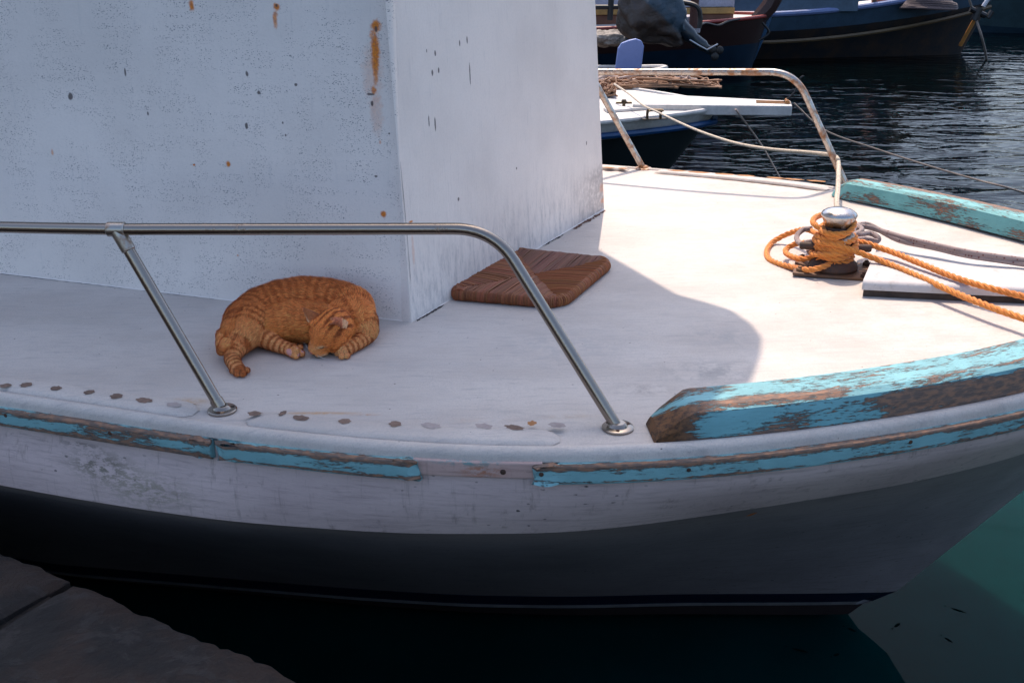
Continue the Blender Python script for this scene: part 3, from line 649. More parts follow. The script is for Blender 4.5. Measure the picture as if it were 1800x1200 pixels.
prism(MB(), rp, ROOF_Z, ROOF_Z+.05).build('roof', M_STRIP, cabin, smooth=False, bevel=.01)
# added unseen block and slab, outlined to cast the deck and quay shade
wb0 = np.array([-.75, 3.40]); wq = [wb0, wb0 - E_*2.4, wb0 - E_*2.4 + WN_SIDE*1.3, wb0 + WN_SIDE*1.3]
prism(MB(), wq, ROOF_Z+.05, 2.78).build('unseen_shade_block', M_STRIP, cabin, smooth=False, bevel=.02)
slab_outline = [(.17, 4.95), (.216, 4.82), (.31, 4.59), (.40, 4.36), (.47, 4.285), (.53, 4.21), (.56, 4.10), (.566, 4.0), (.54, 3.89), (.50, 3.78), (.455, 3.66), (.39, 3.52), (.33, 3.40), (.22, 3.30), (.0, 3.27), (-.30, 3.20), (-.42, 2.97), (-4.2, 3.75), (-4.1, 5.6), (-.5, 5.1)]
prism(MB(), [(x+.056, y) for x, y in slab_outline][::-1], 2.80, 2.84).build('unseen_shade_slab', simple('shade_slab_grey', (.35, .33, .3), .9), cabin, smooth=False, bevel=.01)
for x_, y_ in ((.05, 3.5), (.1, 3.75)): MB().tube([(x_-.12, y_, ROOF_Z+.05), (x_, y_, 2.80)], .016, 12).build('unseen_slab_post', M_STRIP, cabin)
# ---------------------------------------------------------------- rails
def flange(P, parent, m, r=.0325, n=28, tilt=None):
    f = MB().lathe([(r, 0), (r, .0035), (r*.93, .0055), (r*.62, .0065), (r*.5, .012), (r*.42, .014)], (P[0], P[1], sheer(SL(P)[0])+.001), (0, 0, 1), n).build('flange', m, parent, angle=35)
    for a in (.4, 2.5, 4.6):
        MB().lathe([(.0042, 0), (.0042, .0015), (.002, .0022)], (P[0]+r*.72*math.cos(a), P[1]+r*.72*math.sin(a), sheer(SL(P)[0])+.0068), (0, 0, 1), 10).build('screw', M_IRON, parent, angle=30)
    return f
def handrail(path_pts, bend, m, r, name='handrail', label=None):
    root = empty(name, (0, 0, 0), label); root.parent = boat; root.location = Vector(tuple(path_pts[0])) - boat.location
    return root
def bend_path(A, K, B, rad, n=14):
    A, K, B = map(np.array, (A, K, B)); d1 = (A-K)/np.linalg.norm(A-K); d2 = (B-K)/np.linalg.norm(B-K)
    P, Q = K+d1*rad, K+d2*rad; arc = [(1-t)**2*P + 2*t*(1-t)*K + t*t*Q for t in np.linspace(0, 1, n)]
    return arc
rail = empty('handrail', (0, 0, 0)); rail.parent = boat
B1 = gp(391, 722, 0.); B2 = gp(1086, 753, .007)
rail.location = Vector(tuple(B1)) - boat.location
RT = .0128
K1 = at(868, 402, 2.10); A1 = at(205, 403, 2.14); A0 = at(-60, 398, 2.25); Am = at(60, 400.5, 2.2)
far_aft = A0 + (A0-A1)*3.0
arc = bend_path(A1, K1, B2, .085)
path = np.concatenate([crom([far_aft, A0, Am, A1], 8), np.linspace(A1, arc[0], 12)[1:], np.array(arc)[1:], np.linspace(arc[-1], B2, 12)[1:]])
MB().tube(path, RT, 24).build('rail_tube', M_STEEL, rail, angle=60)
MB().tube([A1, A1+(B1-A1)*.97, B1+np.array([0, 0, .004])], RT, 24).build('stanchion', M_STEEL, rail, angle=60)
# tee joint: a short split sleeve round the rail and a socket down the stanchion
dT = (K1-A1)/np.linalg.norm(K1-A1); dS = (B1-A1)/np.linalg.norm(B1-A1); M_TEE = steel_mat('stained_tee_fitting', .5, (.42, .39, .35), .3)
MB().tube([A1-dT*.020, A1-dT*.018, A1+dT*.018, A1+dT*.020], [RT+.001, RT+.0032, RT+.0032, RT+.001], 24).build('tee_joint', M_TEE, rail, angle=40)
MB().tube([A1+dS*.004, A1+dS*.050, A1+dS*.052], [RT+.003, RT+.0028, RT+.0005], 24).build('tee_socket', M_TEE, rail, angle=40)
flange(B1, rail, M_STEEL); flange(B2, rail, M_STEEL, .0345)
MB().tube([gp(391, 722, .0)+dS*-.03, gp(391, 722, .0)+dS*-.012], [RT+.0018, RT+.0024], 20).build('collar', M_STEEL, rail)
# unseen stanchion further aft keeps the rail standing
B0 = A0 + (A0-A1)*1.5 + np.array([.16, -.05, 0]); B0[2] = 0.
MB().tube([A0 + (A0-A1)*1.5, B0], RT, 16).build('stanchion', M_STEEL, rail); flange(B0, rail, M_STEEL)
rail2 = empty('handrail', (0, 0, 0)); rail2.parent = boat
FB1 = gp(1131, 297, .0); FB2 = gp(1488, 328, .021); rail2.location = Vector(tuple(FB1)) - boat.location
K2 = at(1398, 127, 4.22); KA = at(1055, 127, 4.55); KB = KA + (KA-K2)*2.2
arc2 = bend_path(KA, K2, FB2, .105)
p2 = np.concatenate([[KB], [KA], np.linspace(KA, arc2[0], 10)[1:], np.array(arc2)[1:], np.linspace(arc2[-1], FB2, 10)[1:]])
RF = .0142
MB().tube(p2, RF, 22).build('rail_tube', M_STEEL_RUST, rail2, angle=60)
T2 = KA + (KA-K2)*.06
MB().tube([at(1036, 127, 4.57), FB1], RF, 20).build('stanchion', M_STEEL_RUST, rail2); flange(FB1, rail2, M_STEEL_RUST, .037); flange(FB2, rail2, M_STEEL_RUST, .037)
# ---------------------------------------------------------------- mooring bollard and the board ahead of it
BO = W(.965, .075, 0)
bol = empty('bollard', (0, 0, 0), 'domed steel mooring bollard bolted to the foredeck'); bol.parent = boat; bol.location = Vector(tuple(BO)) - boat.location
Rz = Matrix.Rotation(math.atan2(AX[1], AX[0]), 3, 'Z')
MB().box((-.115, -.085, .001), (.115, .085, .011), Rz, BO).build('base_plate', simple('rusted_base_plate', (.10, .07, .055), .6, .5, .4, 25, .002, (.20, .09, .04)), bol, smooth=False, bevel=.003)
MB().lathe([(.072, .011), (.074, .018), (.068, .032), (.058, .040), (.050, .046)], BO, (0, 0, 1), 36).build('foot', M_IRON, bol, angle=35)
MB().lathe([(.046, .04), (.040, .06), (.040, .13), (.034, .15)], BO, (0, 0, 1), 32).build('post', M_IRON, bol)
MB().lathe([(.030, .135), (.040, .150), (.050, .170), (.0535, .178), (.0535, .181), (.050, .187), (.040, .194), (.025, .1995), (.008, .2015), (.001, .202)], BO, (0, 0, 1), 40).build('cap', M_CAP, bol, angle=40)
cr = Vector(BO) + Rz @ Vector((-.0, 0, .078)); d_ = Rz @ Vector((.35, -.94, 0)) ; d_ = Rz @ Vector((1, .15, 0))
MB().tube([cr - d_*.105, cr - d_*.100, cr + d_*.100, cr + d_*.105], [.009, .012, .012, .009], 14).build('cross_bar', M_IRON, bol)
for a, b_ in ((-.095, -.062), (.092, -.066), (.098, .06), (-.095, .062)):
    q = Vector(BO) + Rz @ Vector((a, b_, .011)); MB().lathe([(.0115, 0), (.0115, .009), (.007, .0105), (.007, .015), (.003, .017)], q, (0, 0, 1), 6).build('bolt', M_IRON if a > 0 else simple('rusty_bolt', (.2, .11, .06), .7, .3, .4, 60, .001, (.3, .14, .06)), bol, smooth=False)
bs = Vector(BO) + Rz @ Vector((.14, .0, 0))
g = MB().box((.117, -.10, .0015), (.16, .11, .004), Rz, BO).build('rust_shim', simple('flaking_rust', (.30, .13, .06), .9, 0, .5, 60, .002, (.2, .14, .11)), bol, smooth=False)
# thick non-slip covered board on the centreline
M_BOARD = white_paint('grey_white_nonslip_cover', (.56, .53, .52), (.46, .43, .42), .8, .5)
rows = []
def board_pt(s, l, z): return W(s, l, z)
bd = empty('deck_board', (0, 0, 0), 'grey-white covered board ahead of the bollard with a dark wooden underside'); bd.parent = boat; bd.location = Vector(tuple(W(1.05, 0, 0))) - boat.location
def slab(l0, l1, z0, z1, rr, s0=1.045, s1=1.90, n=40):
    fr = []
    for i, s in enumerate(np.linspace(s0, s1, n)):
        o = W(s, 0, 0); fr.append((o, np.array([NX[0], NX[1], 0]), np.array([0, 0, 1.])))
    return fr
def board_section(fr, k):
    return fr
g = MB(); rows = []; uvr = []
for i, s in enumerate(np.linspace(0, 1, 40)):
    row = []; ur = []
    for a, z in [(-1, .021), (-1, .036), (-.97, .044), (-.9, .047), (-.3, .048), (.3, .048), (.9, .047), (.97, .044), (1, .036), (1, .021)]:
        l = a*.17 + .01 - .03*a*0; s_ = 1.05 + .04*(a+1)/2 + s*.85
        z2 = z if s > .001 else z; wtaper = 1 - .25*max(0, s-.6)/.4
        row.append(W(s_, (a*.175+.015)*wtaper, z)); ur.append((s_, a))
    rows.append(row); uvr.append(ur)
g.grid(rows, uvr, flip=True); c = rows[0]; g.add(c, [tuple(range(len(c)))]); c = rows[-1]; g.add(c, [tuple(range(len(c)))[::-1]])
g.build('cover', M_BOARD, bd, angle=50)
g = MB(); rows = []
for i, s in enumerate(np.linspace(0, 1, 12)):
    row = []
    for a, z in [(-1, .001), (-1, .021), (1, .021), (1, .001)]:
        wtaper = 1 - .25*max(0, s-.6)/.4; row.append(W(1.055 + .04*(a+1)/2 + s*.84, (a*.170+.015)*wtaper, z))
    rows.append(row)
g.grid(rows, flip=True); c = rows[0]; g.add(c, [tuple(range(4))]); g.build('underlay', simple('old_dark_wood', (.09, .06, .045), .9, 0, .5, 40, .002, (.03, .022, .02)), bd, smooth=False)
# ---------------------------------------------------------------- the sleeping cat
def hash3(i, j, k, seed):
    h = (i*374761393 + j*668265263 + k*2147483647 + seed*974711) & 0xffffffff
    h = ((h ^ (h >> 13)) * 1274126177) & 0xffffffff
    return ((h ^ (h >> 16)) & 0xffff) / 65535.
def vnoise(P, scale, seed=0):
    Q = np.asarray(P)*scale; I = np.floor(Q).astype(np.int64); f = Q-I; f = f*f*(3-2*f); r = 0
    for a in (0, 1):
        for b in (0, 1):
            for c in (0, 1):
                w = (f[:, 0] if a else 1-f[:, 0])*(f[:, 1] if b else 1-f[:, 1])*(f[:, 2] if c else 1-f[:, 2])
                r = r + w*hash3(I[:, 0]+a, I[:, 1]+b, I[:, 2]+c, seed)
    return r
L_ = lambda pts: [(gp(x, y, h), r) for x, y, h, r in pts]
LIMBS = {   # each runs the way the coat lies: from the neck to the rump, from the hip to the toes
 'spine': L_([(600, 562, .060, .050), (622, 556, .062, .056), (618, 543, .068, .060), (600, 537, .070, .064), (572, 533, .073, .068), (535, 532, .075, .070), (497, 537, .074, .069), (462, 548, .068, .066), (435, 566, .060, .060), (420, 585, .048, .046)]),
 'belly': L_([(600, 576, .045, .044), (560, 566, .056, .054), (520, 564, .057, .056), (482, 569, .053, .053), (470, 578, .042, .044)]),
 'neck': L_([(585, 575, .052, .038), (605, 565, .055, .046)]),
 'arm': L_([(634, 566, .050, .046), (643, 580, .034, .034), (643, 592, .022, .021), (628, 603, .019, .019), (612, 611, .018, .0185), (603, 616, .016, .0185)]),
 'thigh': L_([(443, 566, .062, .058), (432, 584, .050, .046), (420, 602, .036, .033), (411, 617, .026, .0245), (408, 631, .019, .0195), (414, 643, .016, .0175), (421, 650, .014, .0155)]),
 'foot': L_([(466, 590, .034, .032), (481, 602, .024, .0225), (493, 608, .021, .0185), (505, 612, .019, .0175), (518, 618, .017, .0175)]),
 'tail': L_([(392, 588, .050, .017), (390, 604, .038, .015), (391, 614, .030, .0135)]),
 'tailtip': L_([(389, 617, .030, .0115), (392, 611, .046, .0125), (397, 603, .058, .0150)]),
}
TOES = L_([(409, 652, .0085, .0082), (417, 657, .0085, .0088), (427, 657, .0085, .0088), (434, 651, .009, .008), (593, 621, .009, .008), (601, 626, .009, .0086), (610, 625, .009, .0086), (617, 618, .009, .0078), (520, 626, .010, .0078), (530, 621, .012, .0085), (527, 611, .022, .0085), (517, 608, .026, .0075)])
# head frame: forward, toward the cat's own left ear (nearer the camera), up
HC = gp(579, 584, .056); e_r = np.array([1., 0, 0]); e_u = np.array([0, .37, .93]); e_t = np.array([0, -.93, .37]); SCR = lambda a, b, c: e_r*a + e_u*b + e_t*c
hf = SCR(-.60, -.656, .463); hf /= np.linalg.norm(hf)
hl = SCR(.80, -.46, .38); hl -= hf*(hf @ hl); hl /= np.linalg.norm(hl); hu = np.cross(hf, hl); hu = hu if hu[2] > 0 else -hu
HD = lambda a, b, c: HC + hf*a + hl*b + hu*c
HEAD = [(0, 0, 0, .040), (-.016, 0, .002, .040), (.004, .017, -.010, .027), (.004, -.017, -.010, .027), (.012, 0, .010, .030), (.024, 0, .006, .0215), (.034, 0, .000, .0165), (.044, 0, -.005, .0115), (.050, 0, -.008, .0085),
        (.044, .0085, -.014, .0110), (.044, -.0085, -.014, .0110), (.036, .012, -.014, .0125), (.036, -.012, -.014, .0125), (.036, 0, -.023, .0115), (.022, 0, -.022, .018), (.020, .0185, .004, .0145), (.020, -.0185, .004, .0145)]
def ico(c, r, sub=2):
    bm = bmesh.new(); bmesh.ops.create_icosphere(bm, subdivisions=sub, radius=r); vs = [tuple(np.array(v.co) + c) for v in bm.verts]; fs = [tuple(v.index for v in f.verts) for f in bm.faces]; bm.free(); return vs, fs
import bmesh
HS = 1.22; HEAD = [(a*HS, b*HS, c*HS, r*HS) for a, b, c, r in HEAD]
g = MB()
def chain(pts):
    for (a, ra), (b, rb) in zip(pts, pts[1:]):
        n = max(2, int(np.linalg.norm(b-a)/(min(ra, rb)*.22)))
        for i in range(n+1):
            t = i/n; c = a*(1-t)+b*t; r = ra*(1-t)+rb*t; c = c.copy(); c[2] = max(c[2], r*.80); v, f = ico(c, r, 3 if r > .025 else 2); g.add(v, f)
for k, pts in LIMBS.items(): chain(pts)
for c, r in TOES:
    v, f = ico(c, r, 2); g.add(v, f)
for a, b, c, r in HEAD:
    v, f = ico(HD(a, b, c), r, 3 if r > .02 else 2); g.add(v, f)
# ears: curved triangular shells
EAR = {}
def ear(sd, base, tip, opn, EW):
    up = tip-base; H_ = np.linalg.norm(up); up /= H_
    opn = opn - 0; opn -= up*(opn @ up); opn /= np.linalg.norm(opn)      # the way the ear opens
    sdv = np.cross(up, opn); rows = []; n, m = 11, 9
    for shell in (0, 1):
        rr = []
        for i in range(n):
            t = i/(n-1); w_ = EW*(1-t**1.25)**.85+.0012; row = []
            for j in range(m):
                q = j/(m-1)*2-1; cup = -.010*(1-q*q)*(1-t*.6)+.004
                row.append(base + up*(t*H_-.006) + sdv*q*w_ + opn*(cup - shell*.0034))
            rr.append(row)
        rows.append(rr)
    g.grid(rows[0]); g.grid(rows[1], flip=True)
    f0, f1 = rows; per0 = [r[0] for r in f0] + f0[-1][1:] + [r[-1] for r in f0[-2::-1]] + f0[0][-2:0:-1]; per1 = [r[0] for r in f1] + f1[-1][1:] + [r[-1] for r in f1[-2::-1]] + f1[0][-2:0:-1]
    g.grid([per0 + [per0[0]], per1 + [per1[0]]], flip=True)
    EAR[sd] = (base, up, opn, sdv, H_, EW)
ear(-1, HC + SCR(-.030, .030, .018), HC + SCR(-.066, .066, .020), SCR(-.75, -.15, -.65), .024)
ear(1, HC + SCR(.020, .010, .040), HC + SCR(.040, .036, .056), SCR(.35, -.35, .85), .021)
me = bpy.data.meshes.new('body'); me.from_pydata(g.v, [], g.f)
tmp = bpy.data.objects.new('body', me); COL.objects.link(tmp)
md = tmp.modifiers.new('r', 'REMESH'); md.mode = 'VOXEL'; md.voxel_size = .0021; md.adaptivity = 0
md = tmp.modifiers.new('s', 'SMOOTH'); md.factor = .5; md.iterations = 4
dg = bpy.context.evaluated_depsgraph_get(); body_me = bpy.data.meshes.new_from_object(tmp.evaluated_get(dg)); bpy.data.objects.remove(tmp)
nv = len(body_me.vertices); V = np.empty(nv*3, np.float32); body_me.vertices.foreach_get('co', V); V = V.reshape(-1, 3).astype(float)
NRM = np.empty(nv*3, np.float32); body_me.vertex_normals.foreach_get('vector', NRM); NRM = NRM.reshape(-1, 3).astype(float)
def limb_query(P):
    best = np.full(len(P), 1e9); arc = np.zeros(len(P)); dr = np.zeros((len(P), 3)); lid = np.zeros(len(P), int)
    for li, (k, pts) in enumerate(LIMBS.items()):
        L0 = 0
        for (a, ra), (b, rb) in zip(pts, pts[1:]):
            d = b-a; LL = np.linalg.norm(d); t = np.clip((P-a) @ d/(LL*LL), 0, 1); q = a + t[:, None]*d
            dist = np.linalg.norm(P-q, axis=1) - (ra*(1-t)+rb*t)*(.97 if k in ('belly', 'neck') else 1.0); m = dist < best
            best[m] = dist[m]; arc[m] = (L0 + t*LL)[m]; dr[m] = d/LL; lid[m] = li; L0 += LL
    return best, arc, dr, lid
KEYS = list(LIMBS)
def coat(P, N):
    """albedo, fur direction and fur length of the ginger tabby coat at points P"""
    best, arc, dr, lid = limb_query(P)
    loc = P - HC; A, B, C = loc @ hf/HS, loc @ hl/HS, loc @ hu/HS
    hd = np.min([np.linalg.norm(P - HD(a, b, c), axis=1) - r for a, b, c, r in HEAD], axis=0)
    ears = {s: np.linalg.norm(P - (e[0] + e[1]*e[4]*.5), axis=1) < e[4]*1.1 for s, e in EAR.items()}
    head = (hd < best + .002) & (A > -.045)
    lo = np.array([.98, .375, .13]); mid = np.array([.74, .195, .04]); dk = np.array([.36, .088, .018]); cream = np.array([.95, .74, .48])
    n1 = vnoise(P, 26, 1); n2 = vnoise(P, 70, 2); n3 = vnoise(P, 160, 3); n4 = vnoise(P, 380, 4)
    wl_ = np.where(np.isin(lid, [3, 4, 5]), .0165, .0205)
    ph = arc/wl_*2*np.pi + (n1-.5)*3.2 + (n2-.5)*1.3
    st = .5+.5*np.sin(ph); st = np.clip((st-.38)*2.6, 0, 1)*np.clip(.62 + n2*.9, 0, 1)
    st *= np.where(lid == 1, .35, 1.)
    col = mid[None]*.45 + lo[None]*.55 + 0*P
    leg = np.isin(lid, [3, 4, 5, 6, 7]).astype(float); lightleg = leg*np.clip(1-(P[:, 2]-.02)/.09, 0, 1)
    col = col*(1-lightleg[:, None]*.65) + (lo*.72+cream*.28)[None]*lightleg[:, None]*.65
    topness = np.clip((P[:, 2]-.07)/.07, 0, 1); col = col*(1-.5*topness[:, None]) + dk[None]*.5*topness[:, None]
    col = col*(1-st[:, None]*.85) + dk[None]*st[:, None]*.85*(1+0*n1[:, None])
    light = np.clip((n3-.55)*3, 0, 1)*.30; col = col*(1-light[:, None]) + lo[None]*light[:, None]
    # belly ruff warm orange
    bl = (lid == 1)*np.clip(1-(P[:, 2]-.03)/.05, 0, 1); col = col*(1-.6*bl[:, None]) + np.array([.92, .34, .10])[None]*.6*bl[:, None]
    # head markings
    hs = .5+.5*np.sin(B/.0072*2*np.pi*.5 + (n2-.5)*2.5 + A*40*np.abs(B)/.03); hs = np.clip((hs-.5)*2.6, 0, 1)*np.clip((.036-A)/.03, 0, 1)*np.clip((C-.0)/.015, 0, 1)
    hc = mid[None]*.65 + lo[None]*.35 - 0*P; hc = hc*(1-hs[:, None]*.92) + (dk*.6)[None]*hs[:, None]*.92
    # cheek stripe running back from the eye
    for (c0, c1, ww, k) in (((.030, -.006), (-.020, .000), .0028, .8), ((.028, -.016), (-.012, -.016), .0026, .5)):
        t = np.clip((A-c0[0])/(c1[0]-c0[0]), 0, 1); dd = np.abs(C - (c0[1]*(1-t)+c1[1]*t) - .002*np.sin(A*200)); m = np.exp(-(dd/ww)**2)*k*(np.abs(B) > .012)*((A < c0[0]) & (A > c1[0]))
        hc = hc*(1-m[:, None]) + dk[None]*m[:, None]
    muz = np.clip((A-.034)/.008, 0, 1)*np.clip((-.010-C)/.006, 0, 1); chin = np.clip((-.016-C)/.006, 0, 1)*np.clip((A-.012)/.02, 0, 1); m = np.maximum(muz, chin)*.85
    hc = hc*(1-m[:, None]) + np.array([.92, .68, .46])[None]*m[:, None]
    br = np.exp(-((A-.052)/.010)**2-((C+.002)/.010)**2)*.8; hc = hc*(1-br[:, None]) + np.array([.74, .33, .12])[None]*br[:, None]
    for sd in (-1, 1):      # pale rims round the shut eye
        e = np.exp(-((A-.040)/.009)**2-((C-.004)/.0035)**2-((B-sd*.0135)/.008)**2)*.75; hc = hc*(1-e[:, None]) + np.array([.95, .68, .45])[None]*e[:, None]
    col = np.where(head[:, None], hc, col)
    fd = dr.copy(); ln = np.select([lid == 0, lid == 1, lid == 2, lid == 3, lid == 4, lid == 5, lid >= 6], [.0125, .0125, .011, .0075, .0080, .006, .0080], .009)
    paw = (P[:, 2] < .03) & leg.astype(bool); ln = np.where(paw, .0045, ln)
    ln = np.where(head, np.clip(.0030 + (.05-A)*.06, .0022, .0065), ln)
    fd = np.where(head[:, None], -hf[None] + 0*P + hl[None]*np.sign(B)[:, None]*.35, fd)
    for s, (base, up, opn, sdv, H_, EW) in EAR.items():
        r = P-base; h = r @ up; q = r @ sdv; o = r @ opn
        m = (h > .006) & (h < H_+.01) & (np.abs(q) < .03) & (np.abs(o) < .02) & ears[s]
        inner = m & ((N @ opn) > .15); outer = m & ~inner
        rim = np.clip((np.abs(q)/(EW*np.clip(1-(h/H_)**1.25, .02, 1)**.85+.0012)-.72)*4, 0, 1)*np.clip((1-h/H_)*4, 0, 1)
        ic = np.array([.82, .30, .17])[None]*(1-rim[:, None]) + np.array([.80, .46, .28])[None]*rim[:, None]; deep = np.clip(1-h/(H_*.65), 0, 1)*(1-rim)
        ic = ic*(1-.75*deep[:, None]*(vnoise(P, 300, 33) > .4)[:, None])
        col = np.where(inner[:, None], ic, col)
        oc = np.array([.36, .12, .045])[None]*(1-rim[:, None]) + np.array([.9, .6, .34] if s < 0 else [.55, .26, .12])[None]*rim[:, None]; col = np.where(outer[:, None], oc, col)
        ln = np.where(m, .0026, ln); fd = np.where(m[:, None], up[None] + 0*P, fd)
        ln = np.where(inner & (rim < .5), .0060, ln); ln = np.where(inner & (rim < .5) & (vnoise(P, 900, 9) > .45), 0, ln)
    # bare pink pads under the turned-up hind foot
    pad = np.zeros(len(P))
    for x, y, h, r in ((507, 619, .020, .0085), (524, 624, .012, .0058), (531, 617, .018, .0055), (521, 613, .026, .005)):
        c = gp(x, y, h); d = np.linalg.norm((P-c), axis=1); pad = np.maximum(pad, np.clip((r*1.3-d)/.002, 0, 1))
    pad = pad*(lid == 5)*((N @ np.array([0, -1, .3])) > .1)
    col = col*(1-pad[:, None]) + np.array([.72, .34, .30])[None]*pad[:, None]; ln = np.where(pad > .3, 0, ln)
    # dark clefts between toes
    for a in range(0, len(TOES), 4):
        for (c1, r1), (c2, r2) in zip(TOES[a:a+4], TOES[a+1:a+4]):
            m_ = (c1+c2)/2; ax = (c2-c1)/np.linalg.norm(c2-c1); d = P-m_; al = np.abs(d @ ax); pr = np.linalg.norm(d, axis=1)
            k = np.exp(-(al/.0016)**2)*(pr < .013)*.85; col = col*(1-k[:, None]) + np.array([.16, .06, .03])[None]*k[:, None]
            ln = np.where(k > .35, ln*.4, ln)
    tl = np.isin(lid, [6, 7])[:, None]*.45*(~head[:, None]); col = col*(1-tl) + lo[None]*tl
    col = col*(.84+.32*n4[:, None])
    return np.clip(col, 0.005, 1), fd, ln
colv, _, _ = coat(V, NRM)
cat = empty('cat', (float(HC[0]), float(HC[1]), 0.), 'ginger tabby cat curled up asleep on the deck against the cabin wall', 'cat')
off = np.array(cat.location)
body_me.vertices.foreach_set('co', (V-off).astype(np.float32).ravel())
def set_cols(me, c):
    ca = me.color_attributes.new('coat', 'FLOAT_COLOR', 'POINT'); ca.data.foreach_set('color', np.concatenate([c, np.ones((len(c), 1))], 1).astype(np.float32).ravel())
set_cols(body_me, colv)
t = NT('cat_skin_coat'); ca = t.n('ShaderNodeAttribute', attribute_name='coat').outputs['Color']; nz = t.noise(t.pos(), 900, 3, .7)
body_me.materials.clear(); body_me.materials.append(t.out(base=ca, rough=.85, spec=.15, sheen=.1, normal=t.bump(nz, .0012)))
body_me.polygons.foreach_set('use_smooth', [True]*len(body_me.polygons))
body = bpy.data.objects.new('body', body_me); COL.objects.link(body); body.parent = cat
# fur: thin combed tufts over the whole coat
body_me.calc_loop_triangles(); nt_ = len(body_me.loop_triangles); TI = np.empty(nt_*3, np.int32); body_me.loop_triangles.foreach_get('vertices', TI); TI = TI.reshape(-1, 3)
a_, b_, c_ = V[TI[:, 0]], V[TI[:, 1]], V[TI[:, 2]]; ar = np.linalg.norm(np.cross(b_-a_, c_-a_), axis=1)*.5
cen = (a_+b_+c_)/3; ar = ar*(cen[:, 2] > .004)*np.where(np.linalg.norm(cen-HC, axis=1) < .06, 2.6, 1.)*np.where(cen[:, 2] < .035, 1.8, 1.)
NF = 170000; pick = rng.choice(nt_, NF, p=ar/ar.sum()); u1 = rng.random(NF); u2 = rng.random(NF); fl = u1+u2 > 1; u1[fl] = 1-u1[fl]; u2[fl] = 1-u2[fl]
P0 = a_[pick]*(1-u1-u2)[:, None] + b_[pick]*u1[:, None] + c_[pick]*u2[:, None]
N0 = NRM[TI[pick, 0]]; N0 /= np.linalg.norm(N0, axis=1)[:, None]+1e-9
c0, fd, ln = coat(P0, N0); keep = ln > 0; P0, N0, c0, fd, ln = P0[keep], N0[keep], c0[keep], fd[keep], ln[keep]; NF = len(P0)
T0 = fd - N0*np.sum(fd*N0, 1)[:, None]; T0 /= np.linalg.norm(T0, axis=1)[:, None]+1e-9
S0 = np.cross(N0, T0); sw = (vnoise(P0, 28, 21)-.5)*.7 + (vnoise(P0, 110, 22)-.5)*.5 + rng.normal(0, .16, NF); T1 = T0*np.cos(sw)[:, None] + S0*np.sin(sw)[:, None]
lift = rng.uniform(.12, .62, NF); D = T1 + N0*lift[:, None]; D /= np.linalg.norm(D, axis=1)[:, None]
ln = ln*rng.uniform(.6, 1.3, NF)*np.where(rng.random(NF) < .10, 1.35, 1.); wd = np.where(ln < .005, .00048, .00085)
side = np.cross(N0, D); side /= np.linalg.norm(side, axis=1)[:, None]+1e-9
m1 = P0 + D*(ln*.55)[:, None]; tip = P0 + (D*.55 + (T1*.9+N0*.02)*.45)*ln[:, None]; tip[:, 2] = np.maximum(tip[:, 2], .001)
FV = np.stack([P0 - side*wd[:, None]*.5, P0 + side*wd[:, None]*.5, m1 + side*wd[:, None]*.4, m1 - side*wd[:, None]*.4, tip], 1).reshape(-1, 3)
br = (rng.choice([.45, .8, 1.05, 1.5], NF, p=[.2, .3, .3, .2])*rng.uniform(.85, 1.15, NF))[:, None]; c0 = np.clip(c0*br, 0, 1); ct = np.clip(c0*1.38+np.array([.02, .008, .003]), 0, 1); c0 = np.clip(c0*np.array([1.18, .98, .78]), 0, 1); cb = c0*.85
FC = np.stack([cb, cb, c0, c0, ct], 1).reshape(-1, 3)
fur_me = bpy.data.meshes.new('fur'); nF = NF
fur_me.vertices.add(nF*5); fur_me.vertices.foreach_set('co', (FV-off).astype(np.float32).ravel())
base = np.arange(nF)[:, None]*5; li = np.concatenate([base+np.array([3, 2, 1, 0]), base+np.array([4, 2, 3])], 1).ravel().astype(np.int32)
fur_me.loops.add(nF*7); fur_me.loops.foreach_set('vertex_index', li)
fur_me.polygons.add(nF*2); ls = (np.arange(nF)[:, None]*7 + np.array([0, 4])).ravel().astype(np.int32); fur_me.polygons.foreach_set('loop_start', ls)
fur_me.polygons.foreach_set('use_smooth', np.ones(nF*2, bool)); fur_me.update(calc_edges=True)
set_cols(fur_me, FC)
sn = N0 + T1*.25 + side*rng.normal(0, .35, NF)[:, None]; sn /= np.linalg.norm(sn, axis=1)[:, None]
fur_me.normals_split_custom_set_from_vertices(np.repeat(sn, 5, 0).tolist())
t = NT('cat_fur'); ca = t.n('ShaderNodeAttribute', attribute_name='coat').outputs['Color']
fur_me.materials.append(t.out(base=ca, rough=.6, spec=.25)); fur = bpy.data.objects.new('fur', fur_me); COL.objects.link(fur); fur.parent = cat; fur['kind'] = 'stuff'
# face details laid onto the surface
bvh = BVHTree.FromPolygons([tuple(v) for v in V], [tuple(p.vertices) for p in body_me.polygons])
def onskin(a, b, c, lift=.0008):
    a, b, c = a*HS, b*HS, c*HS; d = hf*a + hl*b + hu*c; d /= np.linalg.norm(d); hit, n_, _, _ = bvh.ray_cast(Vector(HC + d*.083), Vector(-d), .083)
    return np.array(hit) + np.array(n_)*lift if hit is not None else HC + d*.05
M_DKSKIN = simple('dark_eyelid_line', (.035, .014, .01), .5); M_NOSE = simple('pink_nose_leather', (.40, .13, .10), .45, 0, .2, 300, .0003)
for sd in (-1, 1):
    arc_ = [onskin(.037+.003*q, sd*(.0105+.0095*(q+1)/2*1.1), .004-.0030*(1-q*q)+.001*q, .0010) for q in np.linspace(-1, 1, 14)]
    MB().tube(crom(arc_, 3), np.interp(np.linspace(0, 1, len(crom(arc_, 3))), [0, .3, .8, 1], [.0009, .0011, .0009, .0003]), 6).build('eyelid', M_DKSKIN, cat)
nb = onskin(.058, 0, -.0085, -.0012)
